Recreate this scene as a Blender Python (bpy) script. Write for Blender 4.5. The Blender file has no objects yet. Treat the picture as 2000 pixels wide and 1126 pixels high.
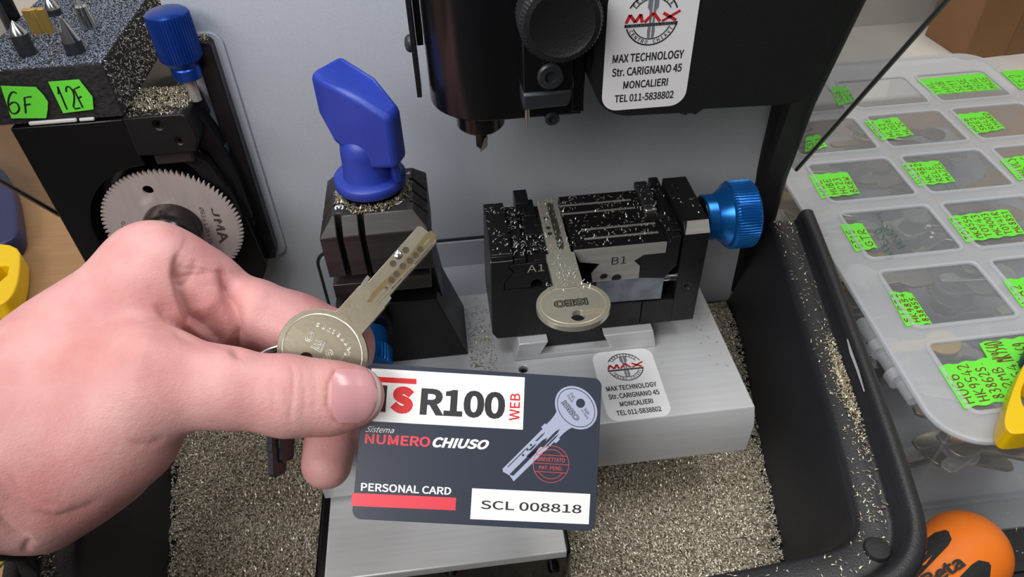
import bpy, bmesh, math, random
import numpy as np
from mathutils import Vector, Matrix

# ------------------------------------------------------------------ camera, world, lights, exposure
S = 0.001                      # everything below is laid out in millimetres; bench top is z = -70 mm
ZB = 70.0
FPX, CX, CY = 1400.0, 1000.0, 563.0
_p, _y, _r = (math.radians(a) for a in (42.3, 5.22, -2.08))
_f = np.array([math.sin(_y) * math.cos(_p), math.cos(_y) * math.cos(_p), -math.sin(_p)])
_rt = np.array([math.cos(_y), -math.sin(_y), 0.0])
_up = np.cross(_rt, _f)
CM = np.array([math.cos(_r) * _rt + math.sin(_r) * _up, -math.sin(_r) * _rt + math.cos(_r) * _up, _f])  # right, up, forward
CAM = np.array([0.0, 0.0, 248.0])

scene = bpy.context.scene
COL = scene.collection

def W(p):
    return Vector((p[0] * S, p[1] * S, (p[2] + ZB) * S))

cam_data = bpy.data.cameras.new('camera')
cam_data.sensor_fit = 'HORIZONTAL'
cam_data.sensor_width = 36.0
cam_data.lens = 36.0 * FPX / 2000.0
cam_data.clip_start = 0.01
cam_data.clip_end = 20.0
cam = bpy.data.objects.new('camera', cam_data)
COL.objects.link(cam)
cam.matrix_world = Matrix(((CM[0][0], CM[1][0], -CM[2][0], CAM[0] * S),
                           (CM[0][1], CM[1][1], -CM[2][1], CAM[1] * S),
                           (CM[0][2], CM[1][2], -CM[2][2], (CAM[2] + ZB) * S),
                           (0, 0, 0, 1)))
scene.camera = cam

scene.view_settings.view_transform = 'Standard'
scene.view_settings.look = 'None'
scene.view_settings.gamma = 1.0
scene.view_settings.use_curve_mapping = False
scene.view_settings.exposure = 0.0

world = bpy.data.worlds.new('room_light')
scene.world = world
world.use_nodes = True
wn = world.node_tree.nodes
wl = world.node_tree.links
bg = wn['Background']
tc = wn.new('ShaderNodeTexCoord')
sx = wn.new('ShaderNodeSeparateXYZ')
rmp = wn.new('ShaderNodeValToRGB')
rmp.color_ramp.elements[0].position = 0.30
rmp.color_ramp.elements[0].color = (0.10, 0.09, 0.08, 1)
rmp.color_ramp.elements[1].position = 0.85
rmp.color_ramp.elements[1].color = (0.80, 0.79, 0.77, 1)
mr = wn.new('ShaderNodeMapRange')
mr.inputs[1].default_value = -1.0
mr.inputs[2].default_value = 1.0
wl.new(tc.outputs['Generated'], sx.inputs[0])
wl.new(sx.outputs['Z'], mr.inputs[0])
wl.new(mr.outputs[0], rmp.inputs[0])
fy = wn.new('ShaderNodeMapRange')            # the dim shop behind the photographer
fy.inputs[1].default_value, fy.inputs[2].default_value = -0.9, 0.4
fy.inputs[3].default_value, fy.inputs[4].default_value = 0.35, 1.0
wl.new(sx.outputs['Y'], fy.inputs[0])
vm = wn.new('ShaderNodeVectorMath')
vm.operation = 'SCALE'
wl.new(rmp.outputs[0], vm.inputs[0])
wl.new(fy.outputs[0], vm.inputs['Scale'])
wl.new(vm.outputs[0], bg.inputs[0])
bg.inputs[1].default_value = 0.5
scene.cycles.transparent_max_bounces = 24

def area_light(name, loc, target, sx_, sy_, power, color):
    d = bpy.data.lights.new(name, 'AREA')
    d.shape = 'RECTANGLE'
    d.size, d.size_y = sx_ * S, sy_ * S
    d.energy = power
    d.color = color
    o = bpy.data.objects.new(name, d)
    COL.objects.link(o)
    o.location = W(loc)
    o.rotation_euler = (W(target) - W(loc)).to_track_quat('-Z', 'Y').to_euler()
    return o

# ceiling tubes over the bench, an added front fill lamp, and the lamp under the machine's hood
area_light('ceiling_or_fill_lamp', (-320, 330, 1400), (-40, 200, 0), 1500, 260, 6.2, (1.0, 0.98, 0.96))
area_light('ceiling_or_fill_lamp', (560, 380, 1400), (0, 200, 0), 1200, 260, 8.8, (1.0, 0.98, 0.95))
area_light('ceiling_or_fill_lamp', (-640, -520, 820), (0, 200, 60), 900, 400, 10.0, (1.0, 0.98, 0.97))  # added fill, low at the front left, brightens the sticker and front faces
area_light('work_lamp', (-70, 195, 262), (-50, 312, 190), 120, 30, 0.22, (0.80, 0.88, 1.0))

# ------------------------------------------------------------------ pixel rays on real planes (used to read positions off the photo)
def ray(px, py):
    return CM.T @ np.array([(px - CX) / FPX, -(py - CY) / FPX, 1.0])

def on(px, py, axis, val):
    v = ray(px, py)
    return CAM + v * ((val - CAM[axis]) / v[axis])

def camspace(px, py, d):
    return np.array([(px - CX) * d / FPX, -(py - CY) * d / FPX, d])

def from_cam(c):
    return CAM + CM.T @ np.asarray(c, float)

# ------------------------------------------------------------------ materials
def lin(c):
    c = c / 255.0
    return c / 12.92 if c <= 0.04045 else ((c + 0.055) / 1.055) ** 2.4

def rgb(r, g, b):
    return (lin(r), lin(g), lin(b), 1.0)

def mat(name, col, rough=0.5, metal=0.0, bump=0.0, bscale=800.0, var=0.0, vscale=200.0, stretch=None,
        spec=0.5, coat=0.0, sss=0.0, col2=None, rvar=0.0):
    m = bpy.data.materials.new(name)
    m.use_nodes = True
    nt = m.node_tree
    b = nt.nodes['Principled BSDF']
    b.inputs['Base Color'].default_value = col
    b.inputs['Roughness'].default_value = rough
    b.inputs['Metallic'].default_value = metal
    b.inputs['Specular IOR Level'].default_value = spec
    b.inputs['Coat Weight'].default_value = coat
    if sss:
        b.inputs['Subsurface Weight'].default_value = sss
        b.inputs['Subsurface Radius'].default_value = (1.0, 0.35, 0.2)
        b.inputs['Subsurface Scale'].default_value = 0.004
    t = nt.nodes.new('ShaderNodeTexCoord')
    mp = nt.nodes.new('ShaderNodeMapping')
    nt.links.new(t.outputs['Object'], mp.inputs[0])
    if stretch:
        mp.inputs['Scale'].default_value = stretch
    if var:
        n = nt.nodes.new('ShaderNodeTexNoise')
        n.inputs['Scale'].default_value = vscale
        n.inputs['Detail'].default_value = 4
        nt.links.new(mp.outputs[0], n.inputs[0])
        mx = nt.nodes.new('ShaderNodeMix')
        mx.data_type = 'RGBA'
        c2 = col2 or (col[0] * (1 - var), col[1] * (1 - var), col[2] * (1 - var), 1)
        mx.inputs[6].default_value = col
        mx.inputs[7].default_value = c2
        rr = nt.nodes.new('ShaderNodeValToRGB')
        rr.color_ramp.elements[0].position = 0.38
        rr.color_ramp.elements[1].position = 0.62
        nt.links.new(n.outputs[0], rr.inputs[0])
        nt.links.new(rr.outputs[0], mx.inputs[0])
        nt.links.new(mx.outputs[2], b.inputs['Base Color'])
        if rvar:
            ma = nt.nodes.new('ShaderNodeMath')
            ma.operation = 'MULTIPLY_ADD'
            nt.links.new(n.outputs[0], ma.inputs[0])
            ma.inputs[1].default_value = rvar
            ma.inputs[2].default_value = rough - rvar / 2
            nt.links.new(ma.outputs[0], b.inputs['Roughness'])
    if bump:
        n2 = nt.nodes.new('ShaderNodeTexNoise')
        n2.inputs['Scale'].default_value = bscale
        n2.inputs['Detail'].default_value = 3
        nt.links.new(mp.outputs[0], n2.inputs[0])
        bp = nt.nodes.new('ShaderNodeBump')
        bp.inputs['Strength'].default_value = bump
        bp.inputs['Distance'].default_value = 0.0006
        nt.links.new(n2.outputs[0], bp.inputs['Height'])
        nt.links.new(bp.outputs[0], b.inputs['Normal'])
    return m

def clear_mat(name, tint, diffuse, rough=0.1, gloss=0.12):
    """thin clear plastic: mostly see-through, a little milky, a little shiny"""
    m = bpy.data.materials.new(name)
    m.use_nodes = True
    nt = m.node_tree
    for n in list(nt.nodes):
        nt.nodes.remove(n)
    out = nt.nodes.new('ShaderNodeOutputMaterial')
    tr = nt.nodes.new('ShaderNodeBsdfTransparent')
    tr.inputs[0].default_value = tint
    df = nt.nodes.new('ShaderNodeBsdfDiffuse')
    df.inputs[0].default_value = (0.85, 0.87, 0.9, 1)
    tl = nt.nodes.new('ShaderNodeBsdfTranslucent')
    tl.inputs[0].default_value = (0.85, 0.87, 0.9, 1)
    gl = nt.nodes.new('ShaderNodeBsdfGlossy')
    gl.inputs['Roughness'].default_value = rough
    milk = nt.nodes.new('ShaderNodeMixShader')
    milk.inputs[0].default_value = 0.3
    nt.links.new(df.outputs[0], milk.inputs[1])
    nt.links.new(tl.outputs[0], milk.inputs[2])
    m1 = nt.nodes.new('ShaderNodeMixShader')
    m1.inputs[0].default_value = diffuse
    nt.links.new(tr.outputs[0], m1.inputs[1])
    nt.links.new(milk.outputs[0], m1.inputs[2])
    fr = nt.nodes.new('ShaderNodeLayerWeight')      # same on both faces of the sheet, no internal mirror
    fr.inputs[0].default_value = 0.25
    geo = nt.nodes.new('ShaderNodeNewGeometry')
    inv = nt.nodes.new('ShaderNodeMath')
    inv.operation = 'SUBTRACT'
    inv.inputs[0].default_value = 1.0
    nt.links.new(geo.outputs['Backfacing'], inv.inputs[1])
    fm = nt.nodes.new('ShaderNodeMath')
    fm.operation = 'MULTIPLY'
    nt.links.new(fr.outputs['Fresnel'], fm.inputs[0])
    nt.links.new(inv.outputs[0], fm.inputs[1])
    mm = nt.nodes.new('ShaderNodeMath')
    mm.operation = 'MULTIPLY'
    mm.inputs[1].default_value = gloss * 6
    mm.use_clamp = True
    nt.links.new(fm.outputs[0], mm.inputs[0])
    m2 = nt.nodes.new('ShaderNodeMixShader')
    nt.links.new(mm.outputs[0], m2.inputs[0])
    nt.links.new(m1.outputs[0], m2.inputs[1])
    nt.links.new(gl.outputs[0], m2.inputs[2])
    nt.links.new(m2.outputs[0], out.inputs[0])
    return m

M = {}
M['wall_grey'] = mat('silver_grey_paint', rgb(180, 183, 189), 0.42, 0.0, 0.08, 1500, 0.05, 900)
M['panel_grey'] = mat('panel_grey_paint', rgb(172, 177, 183), 0.4, 0.0, 0.06, 1500)
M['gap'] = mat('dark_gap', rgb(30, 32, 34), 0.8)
M['black_plastic'] = mat('black_plastic', rgb(27, 27, 29), 0.42, 0.0, 0.25, 1800, spec=0.45)
M['tray_black'] = mat('tray_black_plastic', rgb(38, 38, 42), 0.36, 0.0, 0.25, 1500, spec=0.5)
M['gloss_black'] = mat('gloss_black_paint', rgb(12, 12, 14), 0.22, spec=0.5)
M['black_metal'] = mat('black_oxide_steel', rgb(34, 33, 35), 0.36, 0.35, 0.12, 900, 0.25, 120, stretch=(1, 1, 1), rvar=0.15)
M['brown_black'] = mat('brownish_black_steel', rgb(64, 58, 58), 0.4, 0.4, 0.1, 900, 0.3, 150, stretch=(0.15, 1, 3), rvar=0.15)
M['dark_grey_metal'] = mat('dark_grey_steel', rgb(58, 60, 64), 0.38, 0.5, 0.06, 900)
M['silver'] = mat('satin_aluminium', rgb(206, 207, 208), 0.4, 0.25, 0.05, 1200, 0.06, 60, stretch=(0.3, 8, 8))
M['steel'] = mat('bare_steel', rgb(180, 176, 170), 0.32, 0.45, 0.05, 900, 0.15, 120, stretch=(0.2, 4, 4))
M['blue_steel'] = mat('blued_steel', rgb(140, 147, 158), 0.3, 0.5, 0.04, 900, 0.3, 150)
M['saw_steel'] = mat('saw_blade_steel', rgb(206, 192, 186), 0.33, 0.35, 0.05, 600, 0.12, 60, stretch=(3, 1, 0.4), rvar=0.1)
M['tooth'] = mat('bright_tooth_steel', rgb(215, 212, 205), 0.25, 0.9)
M['chrome'] = mat('polished_steel', rgb(205, 205, 205), 0.15, 1.0)
M['carbide'] = mat('grey_carbide', rgb(150, 150, 155), 0.3, 0.8)
M['dark_steel'] = mat('dark_polished_steel', rgb(70, 66, 64), 0.22, 0.9)
M['brass'] = mat('brass', rgb(196, 160, 84), 0.3, 0.7, 0.05, 600)
M['nickel'] = mat('nickel_silver', rgb(150, 141, 122), 0.3, 0.8, 0.05, 500, 0.10, 140, rvar=0.15)
M['nickel_key'] = mat('brightened_key_nickel', rgb(206, 200, 182), 0.25, 0.6, 0.04, 500, 0.08, 140)  # extra light put into the colour, since the key mirrors the dark cover
M['nickel_bright'] = mat('bright_nickel', rgb(204, 200, 186), 0.2, 0.95)
M['key_groove'] = mat('dark_worn_brass', rgb(112, 96, 66), 0.4, 0.8, 0.1, 400)
M['blue_anod'] = mat('blue_anodised_aluminium', rgb(26, 108, 188), 0.25, 0.65)
M['blue_anod_dark'] = mat('deep_blue_anodised_aluminium', rgb(24, 66, 150), 0.28, 0.6)
M['blue_plastic'] = mat('blue_plastic', rgb(38, 60, 158), 0.42, 0.0, 0.12, 1500, 0.12, 60)
M['foam'] = mat('grey_foam', rgb(44, 42, 42), 0.9, 0.0, 0.9, 900, 0.5, 700)
M['green'] = mat('fluorescent_green_paper', rgb(108, 232, 60), 0.6)
M['ink'] = mat('black_ink', rgb(20, 22, 20), 0.6)
M['brown_ink'] = mat('brown_ink', rgb(104, 58, 22), 0.6)
M['green_ink'] = mat('green_ink', rgb(30, 100, 80), 0.6)
M['white_paper'] = mat('white_sticker_paper', rgb(238, 238, 240), 0.45)
M['print_black'] = mat('printed_black', rgb(34, 36, 42), 0.5)
M['print_red'] = mat('printed_red', rgb(196, 40, 46), 0.5)
M['print_grey'] = mat('printed_grey', rgb(120, 126, 136), 0.5)
M['card_dark'] = mat('dark_slate_card', rgb(56, 62, 76), 0.3, spec=0.4)
M['card_white'] = mat('white_card_print', rgb(250, 250, 248), 0.35)
M['card_red'] = mat('red_card_print', rgb(226, 44, 46), 0.35)
M['card_rose'] = mat('rose_red_card_print', rgb(234, 70, 84), 0.35)
M['card_ink'] = mat('charcoal_card_print', rgb(52, 52, 56), 0.35)
M['card_key'] = mat('printed_key_silver', rgb(176, 184, 208), 0.35)
M['card_line'] = mat('printed_coral_line', rgb(214, 90, 90), 0.35)
M['engrave'] = mat('engraved_mark', rgb(214, 200, 168), 0.35, 0.6)
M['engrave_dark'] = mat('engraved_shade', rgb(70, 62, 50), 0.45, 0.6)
M['etch'] = mat('laser_etched_mark', rgb(74, 62, 58), 0.5)
M['scrape'] = mat('pale_scrape', rgb(150, 150, 152), 0.7)
M['white_mark'] = mat('white_paint_mark', rgb(220, 222, 222), 0.6)
M['black_rubber'] = mat('black_rubber', rgb(30, 30, 31), 0.65, 0.0, 0.3, 900)
M['orange'] = mat('orange_plastic', rgb(240, 122, 26), 0.35)
M['yellow'] = mat('yellow_plastic', rgb(238, 196, 10), 0.3)
M['navy'] = mat('navy_grip_plastic', rgb(30, 38, 84), 0.45)
M['wood'] = mat('light_brown_bench_board', rgb(158, 122, 84), 0.5, 0.0, 0.05, 300, 0.12, 30, stretch=(1, 14, 14))
M['plaster'] = mat('white_painted_wall', rgb(226, 222, 214), 0.7, 0.0, 0.4, 60, 0.06, 20)
M['cardboard'] = mat('brown_cardboard', rgb(140, 102, 66), 0.75, 0.0, 0.1, 300, 0.08, 30)
M['box_plastic'] = clear_mat('frosted_clear_plastic', (0.97, 0.98, 0.99, 1), 0.10, 0.15, 0.11)
M['box_edge'] = clear_mat('milky_clear_plastic', (0.93, 0.94, 0.96, 1), 0.42, 0.2, 0.12)
M['guard'] = clear_mat('smoky_clear_acrylic', (0.72, 0.72, 0.73, 1), 0.05, 0.16, 0.10)
M['guard_edge'] = mat('dark_acrylic_edge', rgb(58, 58, 58), 0.3)
M['flake'] = mat('nickel_silver_shavings', rgb(250, 240, 216), 0.32, 0.35, 0, 1, 0.62, 1100)
M['flake_loose'] = mat('scattered_shavings', rgb(222, 210, 180), 0.35, 0.65, 0, 1, 0.35, 900)
M['flake_bright'] = mat('bright_shavings', rgb(225, 224, 218), 0.35, 0.6)
M['chip_bed'] = mat('packed_shavings', rgb(176, 163, 138), 0.6, 0.15, 1.0, 700, 0.75, 500)
M['putty'] = mat('white_glue', rgb(206, 202, 198), 0.6)
# ------------------------------------------------------------------ mesh building
ORIGIN = {}

class MB:
    def __init__(s):
        s.v, s.f = [], []
    def add(s, vs, fs):
        n = len(s.v)
        s.v += [tuple(float(c) for c in v) for v in vs]
        s.f += [tuple(i + n for i in f) for f in fs]
        return s
    def box(s, x0, x1, y0, y1, z0, z1):
        vs = [(x, y, z) for x in (x0, x1) for y in (y0, y1) for z in (z0, z1)]
        return s.add(vs, [(0, 1, 3, 2), (4, 6, 7, 5), (0, 4, 5, 1), (2, 3, 7, 6), (0, 2, 6, 4), (1, 5, 7, 3)])
    def prism(s, poly, fn, a0, a1):
        """poly: 2D outline; fn(p, q, a) -> xyz; extruded between a0 and a1"""
        n = len(poly)
        area = sum(poly[i][0] * poly[(i + 1) % n][1] - poly[(i + 1) % n][0] * poly[i][1] for i in range(n))
        if area < 0:
            poly = poly[::-1]
        vs = [fn(p, q, a0) for p, q in poly] + [fn(p, q, a1) for p, q in poly]
        fs = [tuple(range(n - 1, -1, -1)), tuple(range(n, 2 * n))] + [(i, (i + 1) % n, n + (i + 1) % n, n + i) for i in range(n)]
        return s.add(vs, fs)
    def xy(s, poly, z0, z1): return s.prism(poly, lambda p, q, a: (p, q, a), z0, z1)
    def xz(s, poly, y0, y1): return s.prism(poly, lambda p, q, a: (p, a, q), y0, y1)
    def yz(s, poly, x0, x1): return s.prism(poly, lambda p, q, a: (a, p, q), x0, x1)
    def lathe(s, o, d, prof, n=48, flutes=0, amp=0.0, flute_from=None):
        """prof: list of (radius, height along d); flutes ripple the rings whose index is in flute_from"""
        o, d = np.array(o, float), np.array(d, float)
        d /= np.linalg.norm(d)
        a = np.cross(d, [0, 0, 1.0] if abs(d[2]) < 0.9 else [1.0, 0, 0])
        a /= np.linalg.norm(a)
        b = np.cross(d, a)
        if flutes:
            n = flutes * 4
        vs, fs = [], []
        for k, (r, h) in enumerate(prof):
            for i in range(n):
                t = 2 * math.pi * i / n
                rr = r
                if flutes and k in flute_from:
                    rr = r - (amp if i % 4 in (0, 1) else 0.0)
                vs.append(o + d * h + (a * math.cos(t) + b * math.sin(t)) * rr)
        for k in range(len(prof) - 1):
            for i in range(n):
                j = (i + 1) % n
                fs.append((k * n + i, k * n + j, (k + 1) * n + j, (k + 1) * n + i))
        fs.append(tuple(range(n - 1, -1, -1)))
        fs.append(tuple((len(prof) - 1) * n + i for i in range(n)))
        return s.add(vs, fs)
    def cyl(s, o, d, r, h, n=32, r2=None):
        return s.lathe(o, d, [(r, 0), (r if r2 is None else r2, h)], n)
    def tube(s, pts, r, n=8, closed=False, flat=1.0, nrm=None):
        pts = [np.array(p, float) for p in pts]
        m = len(pts)
        rs = r if hasattr(r, '__len__') else [r] * m
        vs, fs = [], []
        for i, p in enumerate(pts):
            q0 = pts[(i - 1) % m] if (closed or i > 0) else p
            q1 = pts[(i + 1) % m] if (closed or i < m - 1) else p
            t = q1 - q0
            t = t / (np.linalg.norm(t) + 1e-12)
            ref = np.array(nrm, float) if nrm is not None else (np.array([0, 0, 1.0]) if abs(t[2]) < 0.9 else np.array([1.0, 0, 0]))
            a = np.cross(t, ref)
            a /= np.linalg.norm(a) + 1e-12
            b = np.cross(a, t)
            for k in range(n):
                th = 2 * math.pi * k / n
                vs.append(p + (a * math.cos(th) + b * math.sin(th) * flat) * rs[i])
        for i in range(m if closed else m - 1):
            j = (i + 1) % m
            for k in range(n):
                l = (k + 1) % n
                fs.append((i * n + k, i * n + l, j * n + l, j * n + k))
        if not closed:
            fs.append(tuple(range(n - 1, -1, -1)))
            fs.append(tuple((m - 1) * n + k for k in range(n)))
        return s.add(vs, fs)
    def ball(s, c, r, n=20, sc=(1, 1, 1)):
        c = np.array(c, float)
        vs, fs = [c + np.array([0, 0, r * sc[2]])], []
        m = n // 2
        for i in range(1, m):
            ph = math.pi * i / m
            for j in range(n):
                th = 2 * math.pi * j / n
                vs.append(c + r * np.array([math.sin(ph) * math.cos(th) * sc[0], math.sin(ph) * math.sin(th) * sc[1], math.cos(ph) * sc[2]]))
        vs.append(c - np.array([0, 0, r * sc[2]]))
        for j in range(n):
            fs.append((0, 1 + j, 1 + (j + 1) % n))
        for i in range(m - 2):
            for j in range(n):
                a = 1 + i * n
                fs.append((a + j, a + n + j, a + n + (j + 1) % n, a + (j + 1) % n))
        a = 1 + (m - 2) * n
        for j in range(n):
            fs.append((len(vs) - 1, a + (j + 1) % n, a + j))
        return s.add(vs, fs)
    def build(s, name, m, parent=None, base=None, bevel=0.0, seg=2, angle=35, cut=None, subsurf=0, **tags):
        org = ORIGIN[parent] if parent is not None else np.array(base if base is not None else np.mean(np.array(s.v), axis=0))
        me = bpy.data.meshes.new(name)
        me.from_pydata(((np.array(s.v) - org) * S).tolist(), [], s.f)
        me.validate()
        me.update()
        bm = bmesh.new()
        bm.from_mesh(me)
        bmesh.ops.recalc_face_normals(bm, faces=bm.faces)
        bm.to_mesh(me)
        bm.free()
        o = bpy.data.objects.new(name, me)
        COL.objects.link(o)
        if parent is not None:
            o.parent = parent
        else:
            o.location = W(org)
        ORIGIN[o] = org
        me.materials.append(m)
        if cut is not None:
            cutter(o, cut, org)
        me = o.data
        for p in me.polygons:
            p.use_smooth = True
        me.set_sharp_from_angle(angle=math.radians(angle))
        if bevel:
            b = o.modifiers.new('edge_round', 'BEVEL')
            b.width = bevel * S
            b.segments = seg
            b.limit_method = 'ANGLE'
            b.angle_limit = math.radians(38)
            b.use_clamp_overlap = True
        if subsurf:
            q = o.modifiers.new('smooth', 'SUBSURF')
            q.levels = q.render_levels = subsurf
        for k, v in tags.items():
            o[k] = v
        return o

def cutter(o, mbs, org):
    """cut real holes: boolean difference, applied at once, the cutting shape removed"""
    for mb in mbs:
        me = bpy.data.meshes.new('hole')
        me.from_pydata(((np.array(mb.v) - org) * S).tolist(), [], mb.f)
        bm = bmesh.new()
        bm.from_mesh(me)
        bmesh.ops.recalc_face_normals(bm, faces=bm.faces)
        bm.to_mesh(me)
        bm.free()
        c = bpy.data.objects.new('hole', me)
        COL.objects.link(c)
        c.matrix_world = Matrix.Translation(W(org))
        pl = o.parent
        o.parent = None
        o.location = W(org)
        bo = o.modifiers.new('hole', 'BOOLEAN')
        bo.object = c
        bo.operation = 'DIFFERENCE'
        bo.solver = 'EXACT'
        bpy.context.view_layer.update()
        dg = bpy.context.evaluated_depsgraph_get()
        new = bpy.data.meshes.new_from_object(o.evaluated_get(dg))
        o.modifiers.clear()
        old = o.data
        o.data = new
        bpy.data.meshes.remove(old)
        bpy.data.objects.remove(c)
        bpy.data.meshes.remove(me)
        if pl is not None:
            o.parent = pl
            o.location = (0, 0, 0)

def thing(name, label, cat, base, group=None):
    o = bpy.data.objects.new(name, None)
    COL.objects.link(o)
    o.location = W(base)
    o.empty_display_size = 0.01
    o['label'] = label
    o['category'] = cat
    if group:
        o['group'] = group
    ORIGIN[o] = np.array(base, float)
    return o

def rrect(x0, x1, y0, y1, r, n=6, corners=(1, 1, 1, 1)):
    """rounded rectangle outline, corners in order x0y0, x1y0, x1y1, x0y1"""
    pts = []
    for (cx, cy, a0, on_, px, py) in ((x0 + r, y0 + r, 180, corners[0], x0, y0), (x1 - r, y0 + r, 270, corners[1], x1, y0),
                                      (x1 - r, y1 - r, 0, corners[2], x1, y1), (x0 + r, y1 - r, 90, corners[3], x0, y1)):
        if not on_:
            pts.append((px, py))
            continue
        for i in range(n + 1):
            a = math.radians(a0 + 90 * i / n)
            pts.append((cx + r * math.cos(a), cy + r * math.sin(a)))
    return pts

def circle(cx, cy, r, n=32, a0=0, a1=360):
    full = abs(a1 - a0) >= 360
    return [(cx + r * math.cos(math.radians(a0 + (a1 - a0) * i / (n if full else n - 1))),
             cy + r * math.sin(math.radians(a0 + (a1 - a0) * i / (n if full else n - 1)))) for i in range(n)]

class Plane:
    """a real plane in the scene: origin, right, up, normal; lp() reads where a pixel's ray meets it"""
    def __init__(s, o, u, v):
        s.o = np.array(o, float)
        s.u = np.array(u, float) / np.linalg.norm(u)
        v = np.array(v, float)
        v = v - s.u * (v @ s.u)
        s.v = v / np.linalg.norm(v)
        s.n = np.cross(s.u, s.v)
    def P(s, a, b, c=0.0):
        return s.o + s.u * a + s.v * b + s.n * c
    def lp(s, px, py):
        d = ray(px, py)
        t = ((s.o - CAM) @ s.n) / (d @ s.n)
        q = CAM + d * t - s.o
        return (q @ s.u, q @ s.v)
    def slab(s, mb, poly, c0, c1):
        return mb.prism(poly, lambda p, q, a: s.P(p, q, a), c0, c1)

FONT = None
try:
    import os
    FONT = bpy.data.fonts.load(os.path.join(bpy.utils.system_resource('DATAFILES'), 'fonts', 'Noto Sans CJK Regular.woff2'))
except Exception:
    FONT = None

def text(body, plane, rect, m, parent, name='lettering', bold=0.0, lift=0.05, shear=0.0, thick=0.03, rot=0.0, quad=None, outline=None, **tags):
    """lettering fitted into rect (a0, b0, a1, b1) of the plane (or into the quad, four plane points bl, br, tr, tl)"""
    cu = bpy.data.curves.new(name, 'FONT')
    cu.body = body
    cu.size = 1.0
    if FONT:
        cu.font = FONT
    cu.shear = shear
    cu.offset = bold * (0.45 if FONT else 1.0)
    cu.resolution_u = 4
    if outline:
        cu.fill_mode = 'NONE'
        cu.offset = 0.012
        cu.bevel_depth = outline * 0.4
        cu.bevel_resolution = 0
    else:
        cu.extrude = 0.002
    t = bpy.data.objects.new(name, cu)
    COL.objects.link(t)
    bpy.context.view_layer.update()
    me = bpy.data.meshes.new_from_object(t.evaluated_get(bpy.context.evaluated_depsgraph_get()))
    bpy.data.objects.remove(t)
    bpy.data.curves.remove(cu)
    co = np.array([v.co[:] for v in me.vertices])
    lo, hi = co.min(0), co.max(0)
    n = (co - lo) / np.maximum(hi - lo, 1e-9)
    if quad is None:
        a0, b0, a1, b1 = rect
        quad = [(a0, b0), (a1, b0), (a1, b1), (a0, b1)]
    q = np.array(quad, float)
    if rot == 90:
        q = q[[1, 2, 3, 0]]
    if rot == -90:
        q = q[[3, 0, 1, 2]]
    if rot == 180:
        q = q[[2, 3, 0, 1]]
    u, v = n[:, 0:1], n[:, 1:2]
    ab = q[0] * (1 - u) * (1 - v) + q[1] * u * (1 - v) + q[2] * u * v + q[3] * (1 - u) * v
    mb = MB()
    pts = [plane.P(a, b, lift + thick * (c - 0.5)) for (a, b), c in zip(ab, n[:, 2])]
    mb.add(pts, [tuple(p.vertices) for p in me.polygons])
    bpy.data.meshes.remove(me)
    return mb.build(name, m, parent, angle=30, **tags)

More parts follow.
